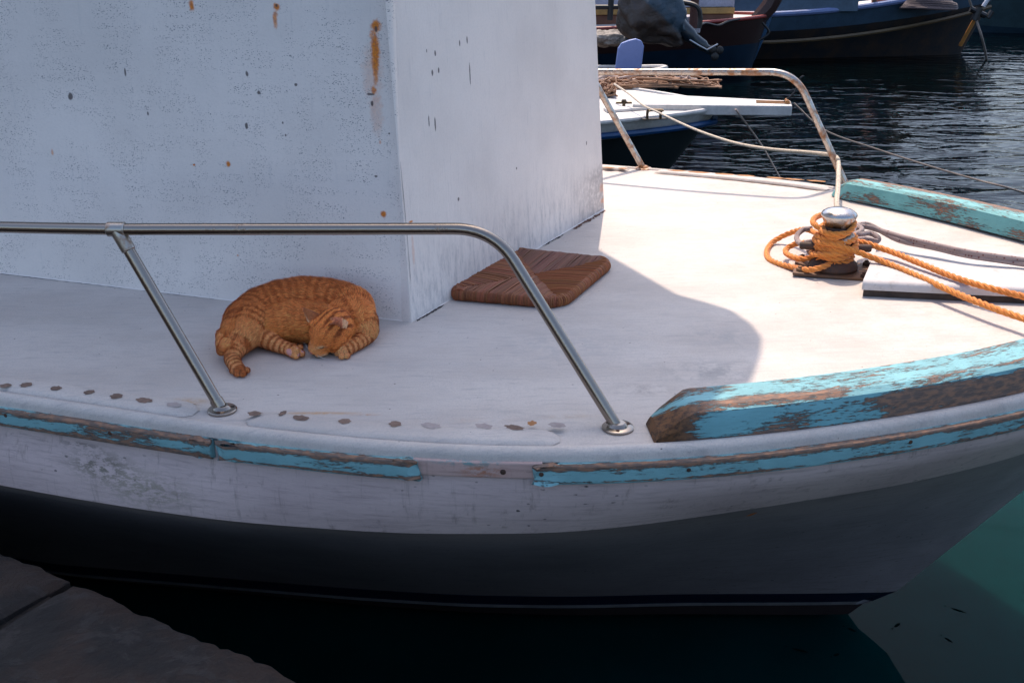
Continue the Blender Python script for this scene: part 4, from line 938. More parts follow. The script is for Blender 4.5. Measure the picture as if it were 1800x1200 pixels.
g = MB(); v, f = ico(np.zeros(3), 1., 3); v = [tuple(nb + hf*p[0]*.0035 + hl*p[1]*.0052*(1 if p[2] > 0 else .6) + hu*p[2]*.0036) for p in v]; g.add(v, f).build('nose', M_NOSE, cat)
for sd in (-1, 1):
    pm = [onskin(.056, sd*.0003, -.0135, .0007), onskin(.054, sd*.004, -.0185, .0008), onskin(.047, sd*.010, -.0195, .0008), onskin(.038, sd*.0155, -.0175, .0008)]
    MB().tube(crom(pm, 5), .0006, 6).build('mouth_line', M_DKSKIN, cat)
    M_WH = simple('white_whisker', (.75, .72, .68), .4)
    for k in range(5):
        b0 = onskin(.047, sd*(.010+.0015*(k % 2)), -.013+.0022*(k-2), 0.); r_ = rng.random(3)
        d = hl*sd*(.9+.2*r_[0]) - hf*(.15+.35*r_[1]) + hu*(.30-.16*k+.1*r_[2]); d /= np.linalg.norm(d); Lw = .030+.012*r_[0]
        pts_ = [b0 + d*Lw*q - hu*.010*q*q for q in np.linspace(0, 1, 7)]; pts_ = [np.array([p[0], p[1], max(p[2], .0015)]) for p in pts_]
        MB().tube(pts_, np.linspace(.00022, .00006, 7), 4).build('whisker', M_WH, cat)
# ---------------------------------------------------------------- rush seat lying on the deck
RL, RF2, RR, RB = gp(789, 524, .004), gp(985, 541, .004), gp(1073, 468, .004), gp(904, 450, .004)
seat = empty('rush_seat', tuple((RL+RF2+RR+RB)/4*np.array([1, 1, 0])), 'woven brown rush chair seat lying loose on the deck by the cabin', 'chair seat')
def rush_mat():
    t = NT('brown_woven_rush'); ca = t.n('ShaderNodeAttribute', attribute_name='coat').outputs['Color']; uv = t.uv()
    n = t.noise(t.mapv(uv, (60, 4, 1)), 8, 5, .7); n2 = t.noise(t.pos(), 90, 4, .6)
    c = t.mix(t.math('MULTIPLY', t.ramp(n, .45, .75), .55), ca, (.07, .03, .018)); c = t.mix(t.math('MULTIPLY', t.ramp(n2, .6, .75), .25), c, (.42, .24, .12))
    return t.out(base=c, rough=.55, spec=.4, normal=t.bump(n, .0012))
M_RUSH = rush_mat()
cen_ = (RL+RF2+RR+RB)/4; corners = [RL, RF2, RR, RB]; TH = .034
def seat_strands(A, B, seed, tint):
    r = np.random.default_rng(seed); n = 72; g = MB(); cols = []; A, B = A.copy(), B.copy(); A[2] = B[2] = 0; Cc = cen_.copy(); Cc[2] = 0
    e = (B-A); L = np.linalg.norm(e); e /= L; inn = np.array([-e[1], e[0], 0]); inn = inn if inn @ (Cc-A) > 0 else -inn
    for i in range(n):
        t = (i+.5)/n; p = A + (B-A)*t
        p = p + inn*(.028*max(0, 1-min(t, 1-t)/.12)**2)
        # strand lies square to the rail and meets its neighbour on the diagonal
        diag = (A + (Cc-A)*min(1, 2*t)) if t < .5 else (B + (Cc-B)*min(1, 2*(1-t)))
        d_in = abs((diag-p) @ inn); lean = (diag-p) @ e; rad = L/n*.54*r.uniform(.85, 1.25)
        jit = r.normal(0, .0012, 2); h1 = TH + r.normal(0, .0010); pts = []
        for q in np.linspace(0, 1, 9):       # over the top, from the diagonal outward
            w = 1-q; pts.append(p + inn*(d_in*w) + e*(lean*w + .0035*math.sin(q*3)*jit[0]*300) + np.array([0, 0, h1*.93 - .007*w*min(1, d_in/.06) + .002*math.sin(math.pi*q)]))
        for a in np.linspace(0, math.pi, 8): pts.append(p - inn*(.013*math.sin(a)) + np.array([0, 0, TH*.5 + (h1*.43)*math.cos(a)]))
        P = crom(pts, 2); k0 = len(g.v); g.tube(P, rad, 5, uoff=r.uniform(0, 9))
        c = np.array(tint)*r.uniform(.72, 1.25)*np.array([1, r.uniform(.85, 1.12), r.uniform(.8, 1.1)]); cols += [c]*(len(g.v)-k0)
    o = g.build('rush_panel', M_RUSH, seat, angle=80, kind='stuff'); set_cols(o.data, np.array(cols)); return o
seat_strands(RL, RF2, 1, (.28, .09, .036)); seat_strands(RF2, RR, 2, (.33, .105, .034)); seat_strands(RR, RB, 3, (.20, .07, .04)); seat_strands(RB, RL, 4, (.27, .085, .033))
g = MB(); ring = [c + (cen_-c)*.04 for c in corners]
prism(g, [c[:2] for c in ring], .006, TH*.62).build('wooden_frame', simple('dark_seat_frame', (.06, .03, .015), .8), seat, smooth=False)
# ---------------------------------------------------------------- ropes on the bollard
rz2 = lambda x, y, z: np.array(Vector(BO) + Rz @ Vector((x, y, z)))
def wraps(turns, r0, r1, z0, z1, a0, wob, seed, tilt=(0, 0), n=26):
    r = np.random.default_rng(seed); out = []; N = int(turns*n); ph = r.uniform(0, 6, 3)
    for i in range(N+1):
        q = i/N; a = a0 + q*turns*2*math.pi; rr = r0+(r1-r0)*q + wob*math.sin(a*1.7+ph[0]); x, y = rr*math.cos(a), rr*math.sin(a)
        out.append(np.array([BO[0]+x, BO[1]+y, BO[2] + z0+(z1-z0)*q + wob*.6*math.sin(a*2.3+ph[1]) + tilt[0]*x + tilt[1]*y]))
    return out
RO = .0094
g = MB()
lineA = [gp(x, y, h) for x, y, h in ((1512, 428, .10), (1560, 440, .10), (1620, 464, .098), (1680, 488, .096), (1740, 506, .098), (1800, 521, .10), (1900, 545, .11), (2060, 580, .10))]
lineB = [gp(x, y, h) for x, y, h in ((1506, 438, .085), (1548, 458, .085), (1620, 488, .082), (1680, 515, .080), (1740, 539, .082), (1800, 560, .085), (1900, 592, .10), (2060, 640, .10))]
w1 = wraps(3.1, .052, .060, .045, .105, -1.9, .004, 3, (.0, .1))
laid_rope(g, crom(w1[::3] + lineB[1:], 5), RO)
w2 = wraps(2.4, .056, .050, .075, .135, 2.4, .005, 5, (-.12, .05))
laid_rope(g, crom(w2[::-3] + [lineA[0]+np.array([-.03, 0, .01])] + lineA[1:], 5), RO)
w3 = wraps(1.5, .066, .060, .06, .085, .2, .006, 8, (.2, -.1)); laid_rope(g, crom(w3[::3], 5), RO)
laid_rope(g, crom(wraps(1.25, .048, .052, .128, .150, 2.9, .004, 12, (.35, .1))[::3], 5), RO)
# big loops thrown out to the left
def loopat(pts): return crom([gp(x, y, h) for x, y, h in pts], 8)
laid_rope(g, loopat([(1440, 412, .10), (1415, 403, .085), (1385, 411, .05), (1358, 426, .022), (1348, 442, .018), (1352, 455, .018), (1368, 463, .02), (1395, 470, .028), (1425, 474, .045), (1450, 468, .055), (1475, 456, .065), (1495, 446, .08)]), RO)
laid_rope(g, loopat([(1432, 428, .085), (1405, 427, .07), (1386, 435, .05), (1381, 443, .045), (1392, 451, .045), (1412, 455, .05), (1440, 449, .065), (1462, 440, .075), (1490, 436, .085)]), RO)
laid_rope(g, loopat([(1495, 400, .12), (1488, 385, .13), (1462, 376, .135), (1438, 380, .155), (1429, 389, .165), (1438, 399, .16), (1456, 408, .145), (1470, 418, .125), (1480, 428, .11)]), RO)
laid_rope(g, loopat([(1436, 462, .05), (1446, 452, .07), (1466, 452, .075), (1488, 452, .07), (1500, 440, .085)]), RO)
g.build('mooring_rope', M_ORANGE, None, label='bright orange laid rope wound round the bollard and led forward', cat='rope')
RG = .0085; g = MB()
ga = [gp(x, y, h) for x, y, h in ((1546, 405, .12), (1590, 418, .12), (1640, 430, .12), (1700, 443, .12), (1760, 452, .12), (1800, 457, .12), (1900, 470, .13), (2060, 490, .13))]
gb = [gp(x, y, h) for x, y, h in ((1530, 410, .11), (1580, 422, .11), (1640, 435, .11), (1700, 449, .11), (1760, 458, .11), (1800, 464, .11), (1900, 478, .12), (2060, 498, .12))]
pa = [gp(x, y, h) for x, y, h in ((1418, 443, .07), (1440, 436, .085), (1462, 430, .10), (1490, 424, .11), (1520, 420, .11), (1541, 424, .10), (1543, 417, .11), (1528, 410, .115), (1508, 412, .12), (1500, 405, .12), (1512, 398, .125), (1530, 400, .125))] + ga
pb = [gp(x, y, h) for x, y, h in ((1422, 434, .085), (1404, 426, .075), (1401, 414, .08), (1412, 404, .09), (1426, 402, .10))]
pb2 = [gp(x, y, h) for x, y, h in ((1414, 427, .085), (1440, 422, .10), (1470, 415, .115), (1500, 413, .12), (1515, 404, .125), (1508, 397, .125), (1520, 394, .125), (1536, 399, .12))] + gb[1:]
for P in (pa, pb, pb2): g.tube(crom(P, 8), RG, 10)
g.build('mooring_rope', M_GREY, None, label='worn grey braided rope lying over the orange wraps of the bollard', cat='rope', angle=80)
# flecked line from the neighbouring boat, round the far stanchion and down to the bollard
fl = [at(1080, 148, 9.6), at(1104, 164, 9.2), at(1132, 186, 8.72), at(1160, 199, 8.2), at(1195, 216, 7.4), at(1235, 233, 6.6), at(1290, 251, 5.9), at(1350, 262, 5.1), at(1420, 268, 4.6), at(1450, 271, 4.35), at(1464, 273, 4.24), at(1472, 279, 4.16)]
fl += [at(1474, 290, 4.10), at(1473, 330, 3.62), at(1471, 362, 3.22), rz2(.02, .04, .125), rz2(.045, .0, .115), rz2(.02, -.045, .105)]
MB().tube(crom(fl, 10), .0088, 10).build('mooring_rope', M_FLECK, None, label='cream flecked line slung from the next boat round the far stanchion', cat='rope', angle=80)
# ---------------------------------------------------------------- the waterfront behind and the far shore
hr = np.random.default_rng(3); g = MB(); xs = np.linspace(-700, 900, 90); rows = []
for k, (y, q) in enumerate(((150, 0.), (190, .35), (240, .8), (300, 1.), (420, .9))):
    rows.append([(x, y + 25*math.sin(x*.011+k), WATER - .5 + q*(34 + 9*math.sin(x*.012+1) + 5*math.sin(x*.031) + hr.normal(0, .7))) for x in xs])
g.grid(rows).build('far_hillside', simple('dry_dark_scrub', (.05, .06, .035), .95, scale=.3, mottle=.05), None, kind='structure')
def bbox(lo, hi, m, name, par, **k): return MB().box(lo, hi).build(name, m, par, smooth=False, bevel=.01, **k)
hb = empty('harbour_warehouse', (-20, 70, WATER), 'tall shaded warehouse across the harbour whose dark mass shows in the water', 'building')
bbox((-70, 70, -1.5), (26.5, 90, 16), simple('shaded_warehouse_wall', (.05, .045, .04), .9, scale=.8, mottle=.2), 'wall', hb); bbox((26.6, 72, -1.5), (33, 88, 10.5), simple('warehouse_annexe_wall', (.06, .055, .05), .9, scale=.8, mottle=.2), 'annexe', hb)
M_WIN = simple('dark_window_glass', (.01, .012, .015), .15)
for i in range(16):
    for k in range(3): bbox((-66+i*5.8, 69.92, 2.5+k*4.3), (-64.4+i*5.8, 69.99, 4.6+k*4.3), M_WIN, 'window', hb)
# small fish hanging just under the surface beside the stem
M_FISH = simple('dark_fish_back', (.002, .006, .006), 1., 0.)
M_FISH.node_tree.nodes['Principled BSDF'].inputs['Specular IOR Level'].default_value = 0.
for i, (x, y, a, L) in enumerate(((1684, 1072, -.6, .075), (1577, 1098, .7, .05), (1667, 1124, -1.0, .045), (1405, 1142, -.4, .075), (1497, 1106, -.7, .045), (1470, 1150, .5, .035))):
    p = gp(x, y, WATER); d = np.array([math.cos(a), math.sin(a), 0]); n = np.array([-d[1], d[0], 0]); g = MB()
    g.tube([p + d*L*(q-.5) + np.array([0, 0, -.0035]) for q in (0, .12, .35, .6, .85, 1)], [.0015, .003, .006, .0065, .004, .001], 8)
    t0 = p - d*L*.5 + np.array([0, 0, .0012]); g.add([t0, t0 - d*.010 + n*.005, t0 - d*.006, t0 - d*.010 - n*.005], [(0, 1, 2), (0, 2, 3)])
    f = g.build('fish', M_FISH, None, label=['small dark fish farthest right, below the stem', 'small dark fish pointing up right just beyond the bow shadow edge', 'small dark fish lowest of those in the teal water', 'small dark fish farthest left in the shade under the bow', 'small dark fish nearest under the stem foot', 'tiny dark fish in the shade between two larger ones'][i], cat='fish', group='small fish at the surface by the bow')
# dry leaf stuck on the hull and a twig lodged over the rub rail
lp = np.array([.53, 2.20, -.262]); lp = gp(1320, 897, -.262)
g = MB(); e1 = np.array([.9, .1, .28]); e1 /= np.linalg.norm(e1); e2 = np.array([-.1, -.5, .8]); e2 /= np.linalg.norm(e2); nn_ = np.cross(e1, e2)
rows = [[lp + e1*.018*(q-.5)*1.6 + e2*w*.0045*math.sin(math.pi*q) + np.array([0, -.010, -.004]) for w in (-1, 0, 1)] for q in np.linspace(0, 1, 9)]
g.grid(rows).build('dry_leaf', simple('brown_dry_leaf', (.30, .09, .02), .7), None, label='small orange-brown dry leaf clinging to the shaded hull', cat='leaf')
MB().tube(crom([gp(1636, 731, .004), gp(1645, 736, -.004), gp(1655, 744, -.012)], 4), .0026, 6).build('twig', simple('pale_twig', (.35, .22, .12), .8), None, label='short pale twig lodged above the rub rail near the bow', cat='twig')
# ---------------------------------------------------------------- boats across the water
def hull_boat(root, bow, head, length, beam, zdeck, m_top, m_low, m_deck, m_rail, bow_rise=.35, rake=.35, full=.55, strake=.3, rail_w=.05, deck_drop=.0, sheer_from=.5, pw=.62):
    """open-sterned loft: bow = deck-level stem head, head = unit vector the bow points to"""
    h = np.array(head); h = h/np.hypot(*h); nn = np.array([-h[1], h[0]])
    def pt(d, l, z): q = np.array(bow) - h*d + nn*l; return (q[0], q[1], z)
    def half(d): return beam/2*min(1, (max(d, 0)/(length*full*.62)))**pw
    def zt(d): return zdeck + bow_rise*max(0, 1-d/(length*sheer_from))**2
    tt_ = np.linspace(0, 1, 44)**1.6; out = {}
    def strip_(levels, m, name, **k):
        g = MB()
        for sd in (-1, 1):
            g.grid([[f(t, sd) for f in levels] for t in tt_], flip=(sd < 0))
        return g.build(name, m, root, angle=60, **k)
    lev_ = lambda q, drop: (lambda t, sd: (lambda d: pt(d + q*rake, sd*half(d)*(1-.42*q**1.5 - .25*q*max(0, 1-t*3)), zt(d)*(1-q) + (WATER-.35)*q - drop))(t*length))
    strip_([lev_(0, 0), lev_(.05, 0), lev_(strake, 0)], m_top, 'topside'); strip_([lev_(strake, 0), lev_(.6, 0), lev_(1, 0)], m_low, 'lower_hull')
    g = MB(); g.grid([[pt(t*length + .02, half(t*length)*q*.97, zt(t*length)-deck_drop) for q in np.linspace(-1, 1, 9)] for t in tt_], flip=True).build('deck', m_deck, root)
    for sd in (-1, 1):
        P = [np.array(pt(t*length, sd*(half(t*length)+.005), zt(t*length)+.0)) for t in tt_]
        MB().tube(resample(P, .12), rail_w, 8).build('gunwale', m_rail, root)
    A = pt(length, -half(length), zt(length)); B = pt(length, half(length), zt(length)); C_, D_ = (B[0], B[1], WATER-.3), (A[0], A[1], WATER-.3)
    MB().add([A, B, C_, D_], [(0, 1, 2, 3)]).build('transom', m_low, root)
    return pt, half, zt
m_ = lambda n, c, r=.6, **k: simple(n, c, r, **k)
M_W = m_('white_boat_paint', (.62, .60, .58)); M_DKHULL = m_('dark_hull_paint', (.02, .03, .035), .4); M_BLUEHULL = m_('blue_grey_hull', (.02, .045, .07), .45); M_LAV = m_('pale_lilac_paint', (.40, .40, .50))
M_RED = m_('dark_red_rail', (.28, .035, .03), .5); M_BLUE = m_('blue_stripe', (.006, .05, .15), .3); M_OAK = m_('varnished_wood', (.35, .15, .04), .45); M_BLACK = m_('black_iron', (.012, .012, .014), .5)
M_TARP = m_('tan_tarpaulin', (.26, .19, .14), .8, var=.35); M_TARPB = m_('blue_tarpaulin', (.06, .14, .22), .5, var=.4); M_CANVAS = m_('orange_canvas', (.6, .25, .12), .8)
M_BRONZE = m_('tarnished_cleat', (.10, .07, .04), .35, metal=.7)
# 1 white motorboat alongside
b1 = empty('white_motorboat', (1.9, 9.3, WATER), 'white-decked boat with blue stripe and a square bow platform just beyond our rail', 'boat')
bowp = (1.86, 9.30); hd = (1., -.20)
pt1, half1, zt1 = hull_boat(b1, bowp, hd, 5.2, 3.0, -.45, M_W, M_DKHULL, M_W, M_W, 0., .75, .5, .16, .022, pw=.72)
P = [np.array(pt1(d, -(half1(d)+.02)*.985, -.565)) for d in np.linspace(.03, 5, 40)]; MB().tube(resample(P, .1), .028, 8).build('blue_stripe', M_BLUE, b1)
P = [np.array(pt1(d, (half1(d)+.02)*.985, -.565)) for d in np.linspace(.03, 5, 40)]; MB().tube(resample(P, .1), .028, 8).build('blue_stripe', M_BLUE, b1)
pf = [at(1180, 166, 9.35), at(1255, 166, 9.55), at(1372, 186, 9.20), at(1368, 194, 9.02), at(1264, 187, 8.98), at(1216, 176, 9.1)]
pf = [np.array([p[0], p[1]]) for p in pf]; c_ = np.mean(pf, 0)
A_, B_ = np.array(pt1(.75, 0, 0))[:2], np.array(pt1(-.62, 0, 0))[:2]; n_ = np.array([.2, 1.])/np.hypot(.2, 1); n_ = np.array([-hd[1], hd[0]])/np.hypot(*hd)
prism(MB(), [A_-n_*.34, B_+np.array(hd)*-.45-n_*.21, B_-n_*.15, B_+n_*.15, B_+np.array(hd)*-.45+n_*.21, A_+n_*.34], -.49, -.40).build('bow_platform', M_W, b1, smooth=False, bevel=.01)
for o_ in (-.045, .045):
    q0, q1 = B_ - np.array(hd)*.30, B_ - np.array(hd)*.01; prism(MB(), [q0+n_*(o_-.01), q1+n_*(o_-.01), q1+n_*(o_+.01), q0+n_*(o_+.01)], -.404, -.39).build('roller_cheek', M_OAK, b1, smooth=False)
MB().tube([(*(B_ - np.array(hd)*.04 - n_*.07), -.385), (*(B_ - np.array(hd)*.04 + n_*.07), -.385)], .018, 10).build('bow_roller', M_OAK, b1)
MB().tube(crom([(*(B_ - np.array(hd)*.06), -.39), (*(B_ + np.array(hd)*.02), -.30), (*(B_ + np.array(hd)*.05), -.19), (*(B_ + np.array(hd)*.08), -.165)], 5), .009, 6).build('anchor_shank', M_BLACK, b1)
cl = at(1150, 198, 8.62); z_ = -.445
MB().box((-.10, -.035, 0), (.10, .035, .006), Matrix.Rotation(.2, 3, 'Z'), (cl[0], cl[1], z_)).build('cleat_plate', M_BRONZE, b1, smooth=False)
for yo in (-.02, .035):
    MB().tube(crom([(cl[0]-.055, cl[1]+yo, z_), (cl[0]-.055, cl[1]+yo, z_+.055), (cl[0]-.035, cl[1]+yo, z_+.07), (cl[0]+.075, cl[1]+yo, z_+.07)], 5), .008, 8).build('fairlead_horn', M_BRONZE, b1)
    MB().tube([(cl[0]+.055, cl[1]+yo, z_), (cl[0]+.055, cl[1]+yo, z_+.07)], .008, 8).build('fairlead_post', M_BRONZE, b1)
c2 = at(1097, 174, 9.2); MB().lathe([(.04, 0), (.04, .008), (.014, .02), (.014, .05), (.024, .06), (.018, .075)], (c2[0], c2[1], -.447), n=16).build('small_cleat', M_BRONZE, b1)
MB().tube([(c2[0]-.07, c2[1], -.40), (c2[0]+.07, c2[1], -.40)], .010, 8).build('cleat_bar', M_BRONZE, b1)
prism(MB(), [np.array(pt1(d, l, 0))[:2] for d, l in ((.95, -.55), (.40, -.16), (.5, -.10), (1.0, -.40))], -.448, -.425).build('toe_rail', M_W, b1, smooth=False, bevel=.004)
# heap of lines lying on its deck
r_ = np.random.default_rng(4)
def tangle(cx, cy, z, lx, ly, n, rad, m, label, seed, pts=9, hz=.10):
    r = np.random.default_rng(seed); g = MB()
    for i in range(n):
        q = [np.array([cx + r.uniform(-lx, lx), cy + r.uniform(-ly, ly) , z + rad + r.uniform(0, hz)*(1-abs(r.uniform(-1, 1)))]) for _ in range(pts)]
        q.sort(key=lambda p: p[0] + r.uniform(-lx, lx)*.45); g.tube(crom(q, 6), rad*r.uniform(.7, 1.2), 6)
    return g.build('rope_heap', m, None, label=label, cat='rope', angle=80)
M_TWIST = rope_mat('weathered_brown_rope', (.36, .20, .11), (.18, .08, .04)); M_PALE = rope_mat('bleached_rope', (.55, .45, .40), (.34, .22, .16))
ha = at(1150, 147, 10.5)
tangle(ha[0]+.05, ha[1], -.447, .62, .14, 26, .012, M_TWIST, 'long heap of brown ropes across the white motorboat foredeck', 1, hz=.12)
tangle(ha[0]-.1, ha[1]+.1, -.447, .60, .14, 12, .016, M_PALE, 'bleached pale rope tangled among the brown heap on the white motorboat', 2, hz=.13)
hc_ = at(1062, 160, 9.9); tangle(hc_[0], hc_[1], -.447, .13, .10, 14, .012, M_TWIST, 'small dark coil of brown rope on the motorboat deck beside the cabin edge', 3, hz=.16)
# sagging thin lines
pA = (*(B_ + np.array(hd)*.02), -.40)
tl = [np.array(pA), at(1450, 229, 8.9), at(1540, 262, 8.5), at(1640, 294, 8.0), at(1720, 317, 7.6), at(1800, 339, 7.2), gp(2080, 405, WATER)-np.array([0, 0, .1])]
MB().tube(crom(tl, 8), .0075, 6).build('mooring_line', M_DARKROPE, None, label='thin dark line running from the bow platform out to the right', cat='rope')
wp = gp(1382, 312, WATER); MB().tube(crom([at(1293, 192, 9.02), (at(1293, 192, 9.02)+wp)/2+np.array([0, 0, -.01]), wp-np.array([0, 0, .1])], 8), .008, 6).build('anchor_line', M_PALE, None, label='thin pale line dropping from the motorboat bow into the water', cat='rope')
# wooden bitt and blue seat back and a covered outboard on the next dinghy
b2 = empty('dinghy', tuple(gp(1090, 118, WATER)), 'small grey dinghy with a pale gunwale lying behind the white motorboat', 'dinghy')
dp, dh, dz_ = hull_boat(b2, (at(1168, 92, 12.8)[0], 12.6), (1., -.25), 3.4, 1.5, -.62, m_('grey_dinghy_side', (.16, .16, .17)), M_DKHULL, m_('dinghy_floor', (.12, .08, .06)), M_W, .12, .5, .6, .5, .03, .22)
q = at(1065, 118, 11.4); bt = MB().lathe([(.075, 0), (.075, .26), (.078, .262), (.07, .30), (.03, .315), (.001, .318)], (q[0], q[1], -.75), n=16).build('wooden_bitt', M_OAK, b2, angle=35)
q = at(1107, 119, 11.3); rows = []
sh = [(-.16, -.04), (-.135, .20), (-.10, .255), (-.02, .285), (.05, .30), (.11, .28), (.14, .22), (.12, -.04)]
g = MB(); n = len(sh); vs = [(q[0]+a, q[1]-.03, q[2]+b) for a, b in sh] + [(q[0]+a, q[1]+.03, q[2]+b) for a, b in sh]
g.add(vs, [tuple(range(n)), tuple(range(n, 2*n))[::-1]] + [(i, n+i, n+(i+1) % n, (i+1) % n) for i in range(n)])
sb = g.build('seat_back', m_('blue_seat_plastic', (.17, .24, .50), .5, var=.08), None, smooth=False, bevel=.012, label='rounded blue seat back standing up behind the stained far rail', cat='seat')
MB().box((q[0]-.24, q[1]-.05, -1.2), (q[0]+.16, q[1]+.06, q[2]-.03)).build('seat_base', sb.data.materials[0], sb, smooth=False, bevel=.01).location = -sb.location
# bundle of sailcloth
def cloth_lump(c, sx, sy, sz, m, name, label, cat, seed, parent=None, amp=.3):
    v, f = ico(np.zeros(3), 1., 4); v = np.array(v); n = vnoise(v+5, 1.7, seed)*.6 + vnoise(v+9, 4.5, seed+1)*.4; rid = np.abs(vnoise(v+3, 3.1, seed+2)-.5)*2
    v = v*(1 + amp*(n-.5)*2 + .25*(rid-.4))[:, None]*np.array([sx, sy, sz]) + c
    return MB().add(v, f).build(name, m, parent, label=label, cat=cat, angle=80)
q = at(1070, 68, 13.4); cloth_lump(q, .30, .2, .09, m_('grey_cloth', (.34, .30, .26), .8, var=.6), 'cloth_bundle', 'crumpled grey cloth bundle in the dinghy by the cabin edge', 'cloth', 31, None, .5)
# covered outboard motor tilted up
om = empty('outboard_motor', tuple(at(1150, 40, 12.2)), 'tilted outboard motor wrapped in a blue and tan tarpaulin', 'outboard motor')
c = at(1148, 22, 12.2); v, f = ico(np.zeros(3), 1., 5); v = np.array(v)
axm = np.array([.75, 0, -.66]); ang = math.atan2(-.66, .75)
fold = np.sin(np.arctan2(v[:, 2], v[:, 1])*9 + v[:, 0]*3)*.035 + (vnoise(v+4, 3.5, 50)-.5)*.30
w_ = v*(1+fold[:, None]); w_[:, 0] *= .40*np.where(w_[:, 0] > 0, 1.15, 1); w_[:, 1] *= .27; w_[:, 2] *= .36*(1-.30*np.clip(w_[:, 0]*2, -1, 1))
ca_, sa_ = math.cos(-.62), math.sin(-.62); X = w_[:, 0]*ca_ - w_[:, 2]*sa_; Z = w_[:, 0]*sa_ + w_[:, 2]*ca_; vv = np.stack([X, w_[:, 1], Z], 1) + c
t = NT('two_tone_tarpaulin'); p = t.pos(); n = t.noise(p, 14, 5, .7); s = t.sep(p)
side_ = t.ramp(t.math('ADD', t.math('MULTIPLY', s[2], 1.2), t.math('ADD', s[0], t.math('MULTIPLY', n, .10))), c[0]+c[2]*1.2+.05, c[0]+c[2]*1.2+.12)
M_TT = t.out(base=t.mix(t.math('MULTIPLY', t.ramp(n, .4, .7), .4), t.mix(side_, (.035, .026, .022), (.016, .045, .075)), (.05, .05, .06)), rough=.5, normal=t.bump(n, .02))
MB().add(vv, f).build('motor_cover', M_TT, om, angle=80)
MB().tube(crom([at(1188, 38, 12.2), at(1212, 62, 12.2), at(1240, 84, 12.2), at(1254, 92, 12.2)], 5), [.10]*2+[.09]*4+[.07]*4+[.05]*6, 10).build('drive_leg', m_('dark_blue_grey_leg', (.012, .025, .04), .35), om)
MB().tube([at(1205, 66, 12.15), at(1228, 80, 12.12), at(1243, 88, 12.1), at(1262, 78, 12.1)], .011, 6).build('skeg_edge', m_('bare_alloy_edge', (.6, .6, .6), .3, metal=.8), om)
pc = at(1258, 92, 12.15)
for k in range(3):
    a = k*2.1+.4; v, f = ico(np.zeros(3), 1., 2); v = [tuple(pc + np.array([.05*math.cos(a)+p[0]*.045, p[1]*.015, .05*math.sin(a)+p[2]*.05])) for p in v]; MB().add(v, f).build('propeller_blade', M_BLACK, om)
MB().tube([at(1112, -12, 12.6), at(1101, 88, 12.4)], .035, 8).build('pole', M_BLACK, None, label='dark slanting pole leaning in front of the wrapped outboard', cat='pole')
# rail posts of the boat behind, against its lilac side
b3 = empty('lilac_boat', tuple(gp(1085, 60, WATER)), 'pale lilac boat side with yellow-brown rubbing strake at the cabin edge', 'boat')
q0 = at(900, 27, 17.); q1 = at(1290, 24, 17.5)
def panel(a, b, z0, z1, th, m, name, par, **k):
    a, b = np.array(a)[:2], np.array(b)[:2]; d = (b-a)/np.hypot(*(b-a)); n = np.array([-d[1], d[0]])*th
    return prism(MB(), [a, b, b+n, a+n], z0, z1).build(name, m, par, smooth=False, bevel=.01, **k)
panel(q0, q1, -.12, 1.0, 1.6, M_LAV, 'topside', b3); panel(q0-[0, .06, 0], q1-[0, .06, 0], -.22, -.125, 1.7, m_('yellow_brown_strake', (.40, .22, .06), .5), 'rubbing_strake', b3); panel(q0, q1, -1.5, -.225, 1.6, m_('wood_brown_side', (.18, .07, .04), .6), 'lower_hull', b3)
for x in (1072, 1097):
    MB().tube([at(x+3, -12, 16.5), at(x, 36, 16.5)], .045, 8).build('rail_post', M_BLACK, b3)
MB().tube([at(1000, 13, 16.5), at(1110, 13, 16.5)], .035, 8).build('rail_bar', M_BLACK, b3)
# red-railed boat with a white foredeck pointing right
b4 = empty('red_railed_boat', tuple(gp(1330, 105, WATER)), 'dark blue boat with white foredeck, red rail and tall raking stem post', 'boat')
bw = at(1352, 22, 17.6); zb = bw[2]
p4, h4, z4 = hull_boat(b4, bw[:2], (1., -.16), 6.0, 3.7, zb-.16, m_('dark_red_topside', (.022, .006, .006), .5), m_('deep_blue_hull', (.006, .022, .045), .4), M_W, M_RED, .12, .30, .7, .34, .03, .02, .75)
MB().tube([at(1330, 36, 17.5), at(1352, 12, 17.5), at(1366, -16, 17.5)], [.12, .14, .15], 8).build('stem_post', m_('dark_stem_timber', (.035, .012, .012), .5), b4)
MB().tube([at(1352, 30, 17.6), at(1340, 60, 17.6), at(1322, 104, 17.8)], [.05, .06, .05], 8).build('stem_band', m_('blue_stem_band', (.03, .09, .18), .45), b4)
for x, yt in ((1224, -15), (1219, -10)):
    MB().tube([at(x, yt, 15.6), at(x-4, 50, 15.6)], .05 if x == 1224 else .035, 8).build('post', m_('dark_red_post', (.08, .02, .015), .5), b4)
MB().tube(crom([at(1170, 6, 15.4), at(1200, 5, 15.4), at(1225, 12, 15.3), at(1231, 30, 15.3), at(1229, 50, 15.3)], 6), .035, 8).build('rail_hoop', M_BLACK, b4)
q = at(1205, 30, 15.9); MB().box((q[0]-.16, q[1]-.2, q[2]-.22), (q[0]+.2, q[1]+.2, q[2]+.02)).build('locker', m_('lilac_locker', (.42, .40, .46)), b4, smooth=False, bevel=.02)
q = at(1195, 20, 15.95); MB().box((q[0]-.10, q[1]-.15, q[2]-.10), (q[0]+.08, q[1]+.15, q[2]+.05)).build('locker_lid', m_('lilac_locker_lid', (.45, .43, .48)), b4, smooth=False, bevel=.02)
MB().tube(crom([at(1228, 46, 16.), at(1240, 41, 16.4), at(1262, 45, 16.6), at(1280, 38, 16.8), at(1300, 34, 17.)], 6), .02, 6).build('coiled_line', M_BLACK, b4)
MB().tube(crom([at(1340, 40, 17.3), at(1352, 58, 17.3), at(1334, 72, 17.3)], 5), .02, 6).build('hanging_rope', M_BLACK, b4)
